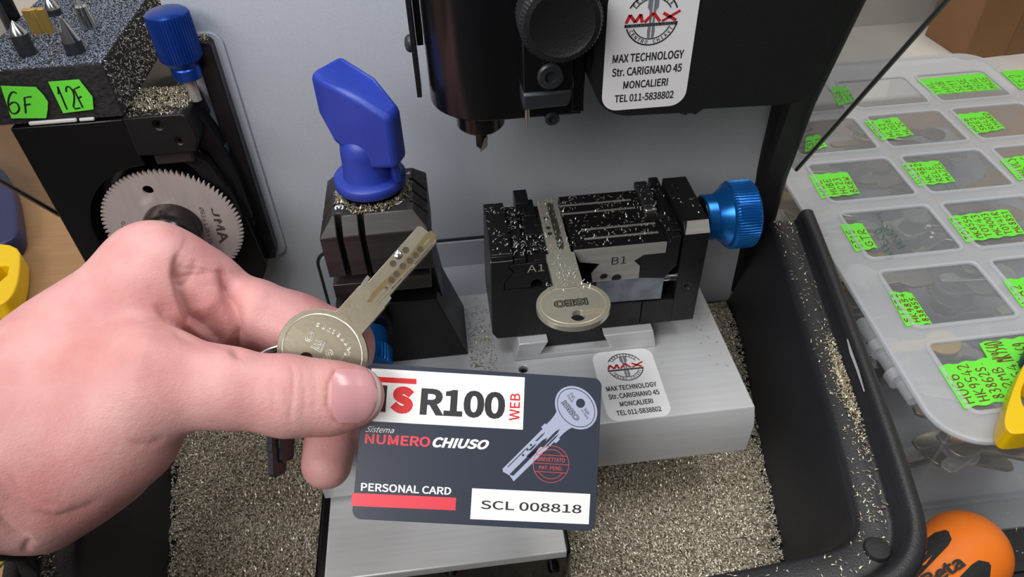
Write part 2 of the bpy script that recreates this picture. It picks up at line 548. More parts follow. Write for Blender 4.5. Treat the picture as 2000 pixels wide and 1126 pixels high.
# handwriting: every glyph is a few pen strokes on a 4 x 6 grid
GL = {
 '0': [[(2,6),(0.5,5),(0,3),(0.6,0.8),(2,0),(3.4,1),(4,3),(3.4,5.2),(2,6)]], '1': [[(0.5,4.2),(2,6),(2,0)]],
 '2': [[(0.3,4.6),(1,5.8),(2.4,6),(3.5,4.8),(3,3),(0.2,0),(3.8,0.2)]], '3': [[(0.4,5.6),(2.2,6),(3.4,5),(2.6,3.5),(1.4,3.1),(3,2.8),(3.7,1.5),(2.4,0.1),(0.4,0.4)]],
 '4': [[(2.6,6),(0.2,2),(4,2)],[(3,3.6),(3,0)]], '5': [[(3.6,6),(0.8,6),(0.5,3.4),(2.4,3.6),(3.7,2),(2.6,0.2),(0.3,0.4)]],
 '6': [[(3.4,5.4),(2.2,6),(0.8,4.8),(0.1,2.4),(0.8,0.4),(2.4,0),(3.8,1.2),(3.4,2.8),(2,3.3),(0.4,2.4)]], '7': [[(0.2,5.8),(3.8,6),(1.4,0)],[(1,3),(3.2,3.2)]],
 '8': [[(2.2,3.2),(0.7,4.4),(1.4,5.9),(2.8,5.8),(3.3,4.5),(2,3.2),(0.4,1.7),(1.2,0.1),(3,0.2),(3.7,1.6),(2.2,3.2)]], '9': [[(3.4,4.4),(2.4,3.2),(0.8,3.6),(0.5,5.2),(2,6),(3.4,5.2),(3.3,2.4),(2.2,0)]],
 'A': [[(0,0),(2,6),(4,0)],[(0.8,2.2),(3.3,2.2)]], 'B': [[(0.3,0),(0.3,6),(2.6,5.8),(3,4.4),(0.5,3.2),(3.5,2.4),(3.2,0.4),(0.3,0)]], 'C': [[(3.7,5),(2.2,6),(0.5,4.6),(0.2,2),(1.6,0.1),(3.7,0.8)]],
 'D': [[(0.3,0),(0.3,6),(2.6,5.4),(3.8,3),(2.6,0.5),(0.3,0)]], 'E': [[(3.6,6),(0.4,5.8),(0.3,0),(3.8,0.1)],[(0.4,3),(3,3.2)]], 'F': [[(0.6,0),(0.8,5.8),(4,6)],[(0.2,3),(3.3,3.3)]],
 'G': [[(3.7,5),(2.2,6),(0.4,4.4),(0.3,1.6),(2,0),(3.8,1),(3.7,2.8),(2.2,2.8)]], 'H': [[(0.3,6),(0.2,0)],[(3.7,6),(3.8,0)],[(0.2,3),(3.8,3.1)]], 'I': [[(2,6),(2,0)]],
 'K': [[(0.4,6),(0.3,0)],[(3.6,6),(0.5,2.8),(3.9,0)]], 'L': [[(0.4,6),(0.3,0.2),(3.6,0)]], 'M': [[(0,0),(0.5,6),(2,2.6),(3.5,6),(4,0)]], 'N': [[(0.2,0),(0.3,6),(3.7,0),(3.8,6)]],
 'O': [[(2,6),(0.3,4.6),(0.2,1.6),(2,0),(3.8,1.6),(3.7,4.6),(2,6)]], 'P': [[(0.4,0),(0.4,6),(3,5.8),(3.6,4.2),(2.6,3),(0.4,2.9)]], 'R': [[(0.3,0),(0.4,6),(3.2,5.6),(3.2,3.8),(0.5,3),(3.9,0)]],
 'S': [[(3.6,5.2),(2.2,6),(0.7,4.9),(1.2,3.4),(3,2.8),(3.6,1.3),(2.2,0),(0.3,0.8)]], 'T': [[(0,5.9),(4,6)],[(2,6),(1.9,0)]], 'U': [[(0.2,6),(0.4,1.2),(2,0),(3.6,1.2),(3.8,6)]],
 'V': [[(0,6),(2,0),(4,6)]], 'W': [[(0,6),(1,0),(2,4),(3,0),(4,6)]], 'Y': [[(0,6),(2,3.2),(4,6)],[(2,3.2),(1.8,0)]], 'Z': [[(0.2,6),(3.8,5.8),(0.2,0.1),(3.9,0)]],
 '-': [[(0.8,3),(3.2,3)]], '.': [[(1.6,0),(2.1,0.3)]], ',': [[(2,0.4),(1.5,-0.8)]],
}
def chaikin(pts, it=2, closed=False):
    pts = [np.array(q, float) for q in pts]
    for _ in range(it):
        out = []
        n = len(pts)
        for i in range(n if closed else n - 1):
            a, b = pts[i], pts[(i + 1) % n]
            out += [a * 0.75 + b * 0.25, a * 0.25 + b * 0.75]
        if not closed:
            out = [pts[0]] + out[1:-1] + [pts[-1]]
        pts = out
    return pts

def handwrite(body, plane, quad, m, parent, w=0.25, lift=0.12, rnd=None, name='handwriting'):
    """quad: bl, br, tr, tl of the writing in plane coordinates"""
    q = np.array(quad, float)
    mb = MB()
    n = len(body)
    for k, ch in enumerate(body):
        for st in GL.get(ch, []):
            pts = []
            for (gx, gy) in st:
                u = (k + 0.12 + 0.74 * gx / 4) / n
                v = gy / 6
                if rnd:
                    u += rnd.uniform(-0.02, 0.02) / n
                    v += rnd.uniform(-0.05, 0.05)
                ab = q[0] * (1 - u) * (1 - v) + q[1] * u * (1 - v) + q[2] * u * v + q[3] * (1 - u) * v
                pts.append(plane.P(ab[0], ab[1], lift))
            if len(pts) > 4:
                pts = chaikin(pts, 1)
            if len(pts) > 1:
                mb.tube(pts, w, 6, flat=0.35, nrm=plane.n)
    return mb.build(name, m, parent, angle=60)

def flakes(name, pts, nrm, m, size=(1.4, 0.35), seed=1, tilt=0.5, label=None, cat='metal shavings', lift=0.12):
    """tiny curled slivers lying at the given points; nobody could count them: one object"""
    r = np.random.RandomState(seed)
    pts = np.asarray(pts, float)
    n = len(pts)
    nr = np.array(nrm, float)
    nr = np.tile(nr, (n, 1)) if nr.ndim == 1 else nr
    d = r.normal(size=(n, 3))
    d -= nr * (d * nr).sum(1, keepdims=True) * (1 - tilt)
    d /= np.linalg.norm(d, axis=1, keepdims=True)
    s = np.cross(nr, d)
    s /= np.linalg.norm(s, axis=1, keepdims=True) + 1e-9
    up = np.cross(d, s)
    L = (size[0] * r.uniform(0.5, 1.4, n))[:, None]
    Wd = (size[1] * r.uniform(0.6, 1.4, n))[:, None]
    c = pts + nr * lift + up * 0.0
    arch = up * (L * 0.16)
    V = np.stack([c - d * L / 2 - s * Wd / 2, c - d * L / 2 + s * Wd / 2, c - s * Wd / 2 + arch, c + s * Wd / 2 + arch,
                  c + d * L / 2 - s * Wd / 2, c + d * L / 2 + s * Wd / 2], 1).reshape(-1, 3)
    i = (np.arange(n) * 6)[:, None]
    F = np.concatenate([i + np.array([[0, 1, 3, 2]]), i + np.array([[2, 3, 5, 4]])], 0)
    org = pts.mean(0)
    me = bpy.data.meshes.new(name)
    me.from_pydata(((V - org) * S).tolist(), [], F.tolist())
    me.materials.append(m)
    o = bpy.data.objects.new(name, me)
    COL.objects.link(o)
    o.location = W(org)
    o['kind'] = 'stuff'
    o['label'] = label
    o['category'] = cat
    return o
# ------------------------------------------------------------------ the setting
def struct(o, label, cat):
    o['kind'] = 'structure'
    o['label'] = label
    o['category'] = cat
    return o

rnd = random.Random(7)
nr = np.random.RandomState(11)

mb = MB().box(-1100, 1300, -350, 540, -100, -70).box(-1100, 60, 540, 689, -100, -70)
struct(mb.build('workbench_top', M['wood'], base=(100, 100, -85)), 'light brown wooden bench top under the key machine', 'workbench')
mb = MB().box(-1500, 1800, 690, 730, -100, 900)
mb.box(60.5, 1800, 540.5, 691, -100, -62)
struct(mb.build('wall_back', M['plaster'], base=(100, 700, 0), bevel=3), 'white painted wall behind the bench', 'wall')

# ------------------------------------------------------------------ the key machine body
mach = thing('key_cutting_machine', 'silver grey key cutting machine body with black column, hood and smoky side guards', 'key machine', (0, 300, -70))
YW = 312.0
MB().xz(rrect(-112, 166, -66, 232, 8, corners=(0, 0, 0, 1)), YW, YW + 8).build('back_panel', M['wall_grey'], mach, bevel=0.8)
pan = MB().xz(rrect(-77, 96, -64, 2.5, 8), YW - 1.2, YW + 2).build('access_panel', M['panel_grey'], mach, bevel=0.6, seg=3)
gap = [(p, YW - 0.2, q) for p, q in rrect(-78.3, 97.3, -65.3, 3.8, 9)]
MB().tube(gap, 0.75, 6, closed=True, nrm=(0, 1, 0)).build('panel_gap', M['gap'], pan)
MB().box(-58, 108, 282, 311, -50, -14.5).build('support_ledge', M['panel_grey'], mach, bevel=0.8)
col = MB()
col.yz([(311, -60), (310, 24), (303, 72), (287, 128), (262, 215), (340, 215), (340, -60)], 163, 183)
col.build('column', M['black_plastic'], mach, bevel=5, seg=4)
MB().box(-112, 166, 289, 345, 184, 232).build('hood', M['gloss_black'], mach, bevel=3)
g = MB().yz([(311, 30), (336, 30), (336, 250), (172, 250), (184, 250)], 184, 186.5).build('side_guard', M['guard'], mach, label='right smoky clear guard panel')
e0, e1 = np.array([185.3, 311, 30]), np.array([185.3, 184, 250])
MB().tube([e0, e1], 1.1, 6).build('guard_edge', M['guard_edge'], g)
g = MB().yz([(304, 47), (345, 40), (345, 240), (172, 240)], -191.5, -189).build('side_guard', M['guard'], mach, label='left smoky clear guard panel')
MB().tube([(-190.3, 304, 47), (-190.3, 172, 238)], 1.1, 6).tube([(-190.3, 304, 47), (-190.3, 345, 40)], 1.1, 6).build('guard_edge', M['guard_edge'], g)
# fixed base under the table
MB().box(-72, 34, 143, 305, -62, -33).build('base_body', M['gloss_black'], mach, bevel=2)
MB().box(-66.5, 31.5, 141, 300, -33, -28).build('base_plate', M['silver'], mach, bevel=0.6)
for px, py in ((881, 1119), (1082, 1114), (700, 1150)):
    q = on(px, py, 1, 141.5)
    MB().lathe(q + np.array([0, 3, 0]), (0, -1, 0), [(2.6, 0), (2.6, 3.6), (1.8, 4.6)], 20).build('base_bolt', M['gloss_black'], mach)

# ------------------------------------------------------------------ chip tray
XM = -4.0
half = [(176, 300), (171.5, 276), (165.5, 246), (159, 214), (152.5, 182), (146.5, 154), (141, 132)]
cr = [(138.5, 123.5), (133.5, 117.5), (126.5, 114.2)]
fr = [(104, 112.0), (79, 110.5), (40, 108.5)]
right = [(x - 0.0, y) for x, y in half + cr + fr]
path = right + [(XM, 107.6)] + [(2 * XM - x, y) for x, y in right[::-1]]
path = [(177.2, 306.5), ] + path + [(2 * XM - 177.2, 306.5)]
def _smooth(pts):
    out = [pts[0]]
    for a, b in zip(pts[:-1], pts[1:]):
        out += [(a[0] * 0.75 + b[0] * 0.25, a[1] * 0.75 + b[1] * 0.25), (a[0] * 0.25 + b[0] * 0.75, a[1] * 0.25 + b[1] * 0.75)]
    return out + [pts[-1]]
path = _smooth(_smooth(path))
pn = []
for i, (x, y) in enumerate(path):
    x0, y0 = path[max(i - 1, 0)]
    x1, y1 = path[min(i + 1, len(path) - 1)]
    tx, ty = x1 - x0, y1 - y0
    L = math.hypot(tx, ty)
    pn.append((-ty / L, tx / L))   # outward
if pn[2][0] < 0:
    pn = [(-a, -b) for a, b in pn]
def tray_loft(prof):
    mb = MB()
    vs = []
    for (d, z) in prof:
        for (x, y), (nx, ny) in zip(path, pn):
            vs.append((x + nx * d, y + ny * d, z))
    n = len(path)
    fs = []
    for k in range(len(prof) - 1):
        for i in range(n - 1):
            fs.append((k * n + i, k * n + i + 1, (k + 1) * n + i + 1, (k + 1) * n + i))
    mb.add(vs, fs)
    return mb
prof = [(-15, -63), (-13.5, -60), (-2.2, -3.5), (-1.2, -1.0), (0.6, 0), (9.5, 0), (11, -0.2), (12.2, 0.6), (13.2, 5.4), (14.4, 7.6), (16, 8.4),
        (18, 8.4), (20, 7.6), (21.3, 5.4), (22, 2), (17, -30), (9, -69.85)]
tray = thing('chip_tray', 'black moulded plastic chip tray with grooved rim around the machine', 'chip tray', (XM, 180, -70))
t = tray_loft(prof).build('tray_shell', M['tray_black'], tray, angle=60)
fl = [(x + nx * -14, y + ny * -14) for (x, y), (nx, ny) in zip(path, pn)]
MB().xy(fl, -69, -62).build('tray_floor', M['tray_black'], tray)
q = on(1714, 1070, 2, 1)
MB().lathe((q[0], q[1], -1), (0, 0, 1), [(4.7, 0), (4.7, 1.6), (4.2, 2.4), (3.4, 2.7)], 32).build('rim_plug', M['black_rubber'], tray)
# worn scrape on the lip
pts = [on(x, y, 2, 9) for x, y in ((1655, 662), (1663, 690), (1675, 722), (1688, 764))]
MB().tube(pts, [0.3, 0.7, 0.6, 0.3], 6, flat=0.3, nrm=(0, 0, 1)).build('scrape_mark', M['scrape'], tray)
# the bed of shavings on the tray floor
gx, gy = np.meshgrid(np.linspace(-172, 172, 87), np.linspace(96, 306, 61), indexing='ij')
from mathutils import noise
def inside(x, y, poly):
    c = False
    j = len(poly) - 1
    for i in range(len(poly)):
        if ((poly[i][1] > y) != (poly[j][1] > y)) and (x < (poly[j][0] - poly[i][0]) * (y - poly[i][1]) / (poly[j][1] - poly[i][1]) + poly[i][0]):
            c = not c
        j = i
    return c
def bedz(x, y):
    return -59.5 + 1.6 * noise.noise(Vector((x * 0.03, y * 0.03, 0.3))) + 0.9 * noise.noise(Vector((x * 0.15, y * 0.15, 1.3)))
bp = [(x + nx * -13.2, y + ny * -13.2) for (x, y), (nx, ny) in zip(path, pn)]
vs, idx, fs = [], {}, []
for i in range(gx.shape[0]):
    for j in range(gx.shape[1]):
        if inside(gx[i, j], gy[i, j], bp):
            idx[i, j] = len(vs)
            vs.append((gx[i, j], gy[i, j], bedz(gx[i, j], gy[i, j])))
for (i, j) in list(idx):
    if all(k in idx for k in ((i + 1, j), (i, j + 1), (i + 1, j + 1))):
        fs.append((idx[i, j], idx[i + 1, j], idx[i + 1, j + 1], idx[i, j + 1]))
bed = MB().add(vs, fs).build('shavings_bed', M['chip_bed'], base=(0, 200, -60), angle=180)
bed['kind'] = 'stuff'; bed['label'] = 'thick bed of packed metal shavings filling the chip tray floor'; bed['category'] = 'metal shavings'
P_ = []
while len(P_) < 42000:
    x, y = nr.uniform(-168, 160), nr.uniform(98, 300)
    if -70 < x < 32 and y > 145:
        continue
    if 32 <= x < 118 and y > 200:
        continue
    if inside(x, y, bp):
        P_.append((x, y, bedz(x, y) + nr.uniform(0, 0.9)))
flakes('loose_shavings', P_, (0, 0, 1), M['flake'], (1.5, 0.42), 3, 0.85, 'glittering nickel silver shavings heaped on top in the chip tray')

# ------------------------------------------------------------------ sticker artwork (28 x 40 mm), drawn in sticker coordinates
def sticker(parent, pl, label):
    mb = MB()
    pl.slab(mb, rrect(0, 28, 0, 40, 5.2, 8), 0.0, 0.12)
    st = mb.build('shop_sticker', M['white_paper'], parent, label=label)
    cx, cy = 13.9, 29.6
    ring = MB()
    for r, w, a0, a1 in ((8.0, 0.36, 22, 152), (6.3, 0.26, 30, 146), (8.0, 0.36, 198, 352), (6.1, 0.26, 206, 338)):
        pts = [pl.P(cx + r * math.cos(math.radians(a0 + (a1 - a0) * i / 24)), cy + r * math.sin(math.radians(a0 + (a1 - a0) * i / 24)), 0.16) for i in range(25)]
        ring.tube(pts, w / 2 + 0.05, 6, flat=0.25, nrm=pl.n)
    ring.build('logo_ring', M['print_black'], st)
    kb = MB()
    for sg in (-1, 1):
        pl.slab(kb, [(cx + sg * 0.18, cy - 6.0), (cx + sg * 1.05, cy - 5.6), (cx + sg * 1.2, cy - 3.4), (cx + sg * 0.8, cy - 1.2), (cx + sg * 1.0, cy + 2.6), (cx + sg * 1.7, cy + 3.6),
                     (cx + sg * 1.6, cy + 6.1), (cx + sg * 0.18, cy + 6.2)], 0.13, 0.17)
    kb.build('logo_key', M['print_grey'], st)
    mx = MB()
    def band(pts, w):
        for (a, b), (c, d) in zip(pts[:-1], pts[1:]):
            L = math.hypot(c - a, d - b)
            ox, oy = -(d - b) / L * w / 2, (c - a) / L * w / 2
            pl.slab(mx, [(a + ox, b + oy), (c + ox, d + oy), (c - ox, d - oy), (a - ox, b - oy)], 0.18, 0.22)
    band([(5.9, 28.8), (7.0, 31.4), (8.7, 29.0), (10.3, 31.4), (10.9, 28.8)], 0.95)
    band([(11.6, 28.8), (14.2, 31.5), (16.4, 28.8)], 0.95)
    band([(17.2, 31.3), (21.4, 28.8)], 0.95)
    band([(17.0, 28.8), (22.4, 31.7)], 0.8)
    mx.build('logo_word', M['print_red'], st)
    bb = MB()
    pl.slab(bb, [(5.5, 27.5), (21.9, 27.5), (21.9, 28.45), (5.5, 28.45)], 0.18, 0.21)
    bb.build('logo_bar', M['print_black'], st)
    text('TECHNOLOGY', pl, (6.0, 27.65, 21.4, 28.3), M['print_grey'], st, lift=0.26)
    for word, r, a0, a1, up in (('FERRAMENTA', 7.15, 148, 34, 1), ('CENTRO CHIAVI', 7.05, 204, 338, -1)):
        for i, ch in enumerate(word):
            if ch == ' ':
                continue
            a = math.radians(a0 + (a1 - a0) * (i + 0.5) / len(word))
            c = np.array([cx + r * math.cos(a), cy + r * math.sin(a)])
            ru = np.array([math.cos(a), math.sin(a)]) * up
            rr = np.array([ru[1], -ru[0]])
            h, w = 0.58, (0.42 if ch != 'I' else 0.12)
            quad = [c - rr * w - ru * h, c + rr * w - ru * h, c + rr * w + ru * h, c - rr * w + ru * h]
            text(ch, pl, None, M['print_black'], st, lift=0.16, quad=quad, bold=0.02)
    for word, b0, b1, wd in (('MAX TECHNOLOGY', 16.4, 19.2, 22.8), ('Str. CARIGNANO 45', 11.9, 14.7, 22.6), ('MONCALIERI', 7.4, 10.1, 14.6), ('TEL 011-5838802', 2.8, 5.5, 19.6)):
        text(word, pl, (14 - wd / 2, b0, 14 + wd / 2, b1), M['print_black'], st, lift=0.16, bold=0.022)
    return st

# ------------------------------------------------------------------ sliding table with dovetail rail
tab = thing('sliding_table', 'satin aluminium sliding table carrying both clamps, with a white sticker', 'machine table', (30, 225, -27))
plate = MB().yz([(177.6, -26.5), (177.6, -7.4), (181.4, 0), (270, 0), (270, -26.5)], -68.5, 119.8)
hq = on(1022, 720, 2, 0)
plate.build('table_plate', M['silver'], tab, bevel=0.5, cut=[MB().cyl((hq[0], hq[1], -6), (0, 0, 1), 2.1, 12, 24)])
MB().lathe((hq[0], hq[1], -4.5), (0, 0, 1), [(2.0, 0), (2.0, 2.6), (1.1, 2.7), (1.0, 1.2)], 20).build('table_screw', M['dark_grey_metal'], tab)
rail = MB().xz([(20, 0), (87, 0), (84.5, 11), (61.5, 11), (65.5, 2.6), (32, 2.6), (36, 11), (22.5, 11)], 221.5, 264)
rail.build('dovetail_rail', M['silver'], tab, bevel=0.5)
sticker(tab, Plane((55.8, 181.6, 0.0), (1, -0.004, 0), (0, 1, 0)), 'white sticker on the table plate')

# ------------------------------------------------------------------ key vise
vise = thing('key_vise', 'black steel key vise with blue thumb wheel, riding on the dovetail rail', 'key clamp', (57, 245, 11))
Y0, Y1 = 226.0, 264.0
body = MB().xz([(11, 15.2), (13, 11.5), (36.5, 11.3), (33, 3), (64.5, 3), (60.8, 11.2), (79, 11.2), (79, 25.8), (57, 27), (57, 40.3), (17.3, 40.3), (17.3, 45), (21.5, 50.3), (19.1, 53.3),
                (21.4, 54.3), (21.4, 59.6), (12.4, 59.6)], Y0, Y1)
body.build('vise_body', M['black_metal'], vise, bevel=0.35)
c = MB()
c.add([(12.0, 225.9, 56.9), (21.3, 225.9, 56.9), (21.3, 227.6, 59.7), (13.0, 227.6, 59.7)], [(0, 1, 2, 3)])
c.build('worn_chamfer', M['steel'], vise)
c = MB().xz([(21.9, 54.4), (21.9, 56.9), (27, 56.9), (27, 54.4)], Y0 + 0.6, Y1)
c.box(26.5, 32.5, 258, 268.5, 52, 62.5).box(29.5, 34.6, 251, 263, 52, 60.6).box(33.5, 37, 246, 260, 52, 58.8)
c.box(28.6, 36.4, 240.5, 251.2, 52, 58.4).box(29.5, 36.8, 233, 239.6, 52, 56.6).box(30.6, 36.8, 227, 232.4, 52, 55.2)
c.build('stepped_jaw', M['black_metal'], vise, bevel=0.25)
ja = MB().xz([(17.7, 40.7), (45.8, 40.7), (45.8, 55.8), (37.0, 55.8), (36.9, 54.4), (21.8, 54.2), (19.6, 53.3), (22.0, 50.2), (17.7, 44.8)], Y0 + 0.4, Y1)
ja = ja.build('clamp_jaw', M['black_metal'], vise, bevel=0.25, label='jaw stamped A1', cut=[MB().cyl((31.4, 220, 42.2), (0, 1, 0), 2.7, 12, 24)])
pf = Plane((0, Y0 + 0.4, 0), (1, 0, 0), (0, 0, 1))
text('A1', pf, (27.4, 49.4, 34.6, 53.2), M['engrave'], ja, lift=0.05)
jb = MB().xz([(47, 59), (86.5, 59), (86.5, 53.4), (76.9, 53.4), (73.1, 50.5), (75.9, 47.3), (76, 40.4), (55.6, 40.6), (55, 45), (58.7, 50.6), (49.7, 52.6), (46.6, 56)], Y0 + 0.9, Y1 + 1)
grooves = []
for (a, b, y) in ((44, 79, 258.2), (44, 79.5, 252), (52.4, 85.3, 239.7), (52.3, 85.1, 233.3)):
    grooves.append(MB().box(a, b, y - 0.9, y + 0.9, 57.3, 60))
jb = jb.build('clamp_jaw', M['black_metal'], vise, cut=grooves, label='jaw stamped B1')
fc = MB().xz([(47, 58.8), (86.4, 58.8), (86.4, 53.4), (76.9, 53.4), (73.1, 50.5), (75.9, 47.3), (76, 40.4), (55.6, 40.6), (55, 45), (58.7, 50.6), (49.7, 52.6)], Y0 - 0.1, Y0 + 0.85)
fc = fc.build('jaw_face', M['steel'], vise, cut=[MB().cyl((60.5, 222, 43.2), (0, 1, 0), 1.75, 6, 20), MB().cyl((66.2, 222, 41.6), (0, 1, 0), 2.2, 6, 24)])
MB().cyl((60.5, 226.4, 43.2), (0, 1, 0), 1.7, 0.4, 20).cyl((66.2, 226.4, 42.0), (0, 1, 0), 2.0, 0.4, 20).build('jaw_hole', M['gap'], fc)
pf2 = Plane((0, Y0 - 0.1, 0), (1, 0, 0), (0, 0, 1))
text('B1', pf2, (63.3, 49.6, 69.6, 53.6), M['ink'], fc, lift=0.05)
gi = MB()
for (a, b, y) in ((44.5, 78.8, 258.2), (44.5, 79.3, 252), (52.8, 85.0, 239.7), (52.7, 84.8, 233.3)):
    gi.box(a, b, y - 0.2, y + 0.85, 57.4, 58.75)
gi.build('groove_strip', M['steel'], jb)
MB().xz([(76.3, 40.3), (87.7, 38.8), (92.4, 45.2), (92.4, 61.4), (88.4, 61.4), (88.2, 59), (86.9, 58.8), (86.9, 53.1), (77.2, 53.1), (73.6, 50.5), (76.3, 47.2)], Y0 + 0.2, Y1).build('dovetail_slide', M['black_metal'], vise, bevel=0.3)
MB().xz([(57.3, 27.3), (87.6, 26.3), (87.6, 38.4), (76, 40.0), (57.3, 40.2)], Y0 + 0.2, Y1).build('guide_rail', M['blue_steel'], vise, bevel=0.2)
MB().box(82.2, 88.1, 249, 268, 58.5, 61.8).build('stop_bar', M['dark_grey_metal'], vise, bevel=0.6)
MB().box(82.0, 87.9, 246.2, 249, 58.3, 61.4).build('stop_tip', M['nickel_bright'], vise, bevel=0.9)
MB().box(89.1, 93.3, 229, 269, 59, 62.6).build('cover_strip', M['black_metal'], vise, bevel=0.3)
arm = MB().yz([(226, 11.2), (226, 62), (230, 66), (262.5, 66), (262.5, 11.2)], 93.6, 104.4)
arm = arm.build('end_block', M['dark_grey_metal'] if False else M['black_metal'], vise, bevel=0.3, cut=[MB().cyl((98.4, 220, 32.6), (0, 1, 0), 2.1, 9, 24)])
MB().lathe((98.4, 228.9, 32.6), (0, -1, 0), [(2.05, 0), (2.05, 2.6), (1.25, 2.6), (1.2, 0.9)], 24).build('grub_screw', M['dark_grey_metal'], vise)
c = MB().add([(93.8, 225.85, 62.1), (104.3, 225.85, 62.1), (104.3, 229.9, 66.12), (95.2, 229.9, 66.12)], [(0, 1, 2, 3)])
c.build('worn_chamfer', M['steel'], vise)
MB().box(79.3, 93.7, Y0, Y1 - 2, 11.2, 25.5).build('end_block_foot', M['black_metal'], vise, bevel=0.25)
MB().cyl((86, 233, 33.5), (1, 0, 0), 2.7, 9, 24).build('clamp_screw', M['chrome'], vise)
kn = thing  # (thumb wheel below is a part of the vise)
wheel = MB().lathe((104.3, 246, 54.5), (1, 0, 0), [(3.4, 0), (3.4, 4), (9.8, 4), (10.2, 4.5), (10.2, 8.6), (9.8, 9.2), (10.2, 9.6), (13.2, 14.2), (14.2, 14.6), (14.6, 15), (15.2, 16), (15.2, 25), (14.4, 26), (12, 26.6), (8, 26.8)],
                   48, flutes=72, amp=0.5, flute_from=(10, 11))
wheel.build('thumb_wheel', M['blue_anod'], vise, angle=25)
MB().lathe((107.9, 246, 54.5), (1, 0, 0), [(3, 0), (9.4, 0), (9.4, 0.5), (3, 0.5)], 32).build('wheel_washer', M['gloss_black'], vise)
MB().cyl((103, 246, 54.5), (1, 0, 0), 2.6, 6, 20).build('wheel_spindle', M['dark_grey_metal'], vise)

# ------------------------------------------------------------------ rotary clamp with the big blue handle
tow = thing('rotary_clamp', 'black four-sided key clamp block with slots, numbered 1, 3, 4 on top', 'key clamp', (-32, 245, 0))
jx0, jx1, jy0, jy1 = -52.6, -11.0, 222.0, 262.0
def ring_pts(ins, z):
    return [(jx0 + ins, jy0 + ins, z), (jx1 - ins, jy0 + ins, z), (jx1 - ins, jy1 - ins, z), (jx0 + ins, jy1 - ins, z)]
v = ring_pts(0, 60.5) + ring_pts(0, 80) + ring_pts(5.2, 86.3)
f = [(3, 2, 1, 0), (8, 9, 10, 11)]
for k in (0, 4):
    for i in range(4):
        j = (i + 1) % 4
        f.append((k + i, k + j, k + 4 + j, k + 4 + i))
slots = []
for x in (-44.9, -36.4):
    slots.append(MB().box(x - 1.1, x + 1.1, 218, 229, 55, 90))
for y in (233, 240.5, 248.5):
    slots.append(MB().box(-17.4, -8, y - 0.8, y + 0.8, 55, 90))
for y in (235, 243.5):
    slots.append(MB().box(-56, -46, y - 0.8, y + 0.8, 55, 90))
MB().add(v, f).build('jaw_head', M['brown_black'], tow, bevel=0.35, cut=slots)
MB().box(-52.6, -36.8, 223.5, 262, 47.5, 55).box(-36, -13, 225, 262, 47.5, 54.5).build('lower_jaw', M['brown_black'], tow, bevel=0.4)
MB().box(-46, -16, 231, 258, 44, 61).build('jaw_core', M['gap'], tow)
ped = MB().xz([(-60, 0), (-0.6, 0), (-12, 36.5), (-55, 38)], 229, 262)
ped.build('pedestal', M['black_metal'], tow, bevel=0.5)
MB().xz([(-56, 30), (-8.5, 20), (-11.6, 47.5), (-13.2, 66), (-52, 66)], 238.5, 264).build('pedestal_back', M['black_metal'], tow, bevel=0.4)
MB().lathe((-32, 242, 86.2), (0, 0, 1), [(11.2, 0), (11.2, 1.6), (11.8, 2.2), (10.5, 2.6), (10.5, 4.6)], 40).build('clamp_collar', M['gloss_black'], tow)
pt = Plane((0, 0, 86.35), (1, 0, 0), (0, 1, 0))
text('3', pt, (-46.5, 231.2, -42.9, 234.4), M['white_mark'], tow, name='position_mark', lift=0.02, bold=0.03, rot=90)
text('4', pt, (-23.6, 231.2, -20.2, 234.2), M['white_mark'], tow, name='position_mark', lift=0.02, bold=0.03, rot=180)
text('1', pt, (-20.6, 251.2, -17.2, 254), M['white_mark'], tow, name='position_mark', lift=0.02, bold=0.03, rot=-90)
hd = MB().lathe((-32, 242, 90.6), (0, 0, 1), [(13.6, 0), (14, 0.5), (14, 3.6), (13.4, 4.2), (10.2, 4.5), (9.8, 5.4), (9.4, 15), (8.8, 19), (6.5, 22), (3, 23)], 48)
hd = hd.build('clamp_handle', M['blue_plastic'], tow, angle=50, label='big blue plastic lever handle')
# lever wing: a faceted paddle swung towards the viewer's right
bot = [(-48.0, 251.5, 117), (-42.0, 238.8, 110.5), (-30.0, 233.0, 101), (-20.0, 228.5, 103.5), (-15.8, 236.5, 104), (-24, 245, 108), (-36, 255.5, 115)]
topz = [(-48.0, 251.5, 133.0), (-41.2, 239.2, 135.6), (-30.0, 233.2, 130.8), (-19.8, 228.7, 124.4), (-15.8, 236.5, 124.2), (-24, 245, 133.5), (-36, 255.5, 138.0)]
n = len(bot)
wb = MB().add(bot + topz, [tuple(range(n)), tuple(range(2 * n - 1, n - 1, -1))] + [(i, i + n, (i + 1) % n + n, (i + 1) % n) for i in range(n)])
wb.build('lever_wing', M['blue_plastic'], hd, bevel=2.4, seg=4, angle=60)
MB().add([(-24.5, 240, 94.6), (-21.5, 241, 94.6), (-21.0, 238.5, 107), (-24, 237, 107), (-19.0, 234, 94.6), (-21.5, 232.5, 94.6), (-22.2, 234, 107), (-20, 235.5, 107)],
         [(0, 1, 2, 3), (5, 4, 7, 6), (0, 5, 6, 3), (1, 4, 7, 2), (0, 1, 4, 5), (3, 2, 7, 6)]).build('lever_rib', M['blue_plastic'], hd, bevel=0.6)
lk = MB().lathe((-41.5, 229.5, 27.5), (0, -1, 0), [(9.6, 0), (9.6, 5), (9.0, 6), (7.2, 6.1)], 40).build('lock_boss', M['black_metal'], tow)
MB().lathe((-41.5, 224, 26), (0, -1, -0.18), [(6.6, 0), (6.9, 0.6), (6.9, 8), (7.6, 9), (8.9, 10.2), (8.9, 17), (8.2, 18), (5, 18.3)], 40, flutes=34, amp=0.55, flute_from=(4, 5)).build('lock_knob', M['blue_anod'], tow, angle=25)
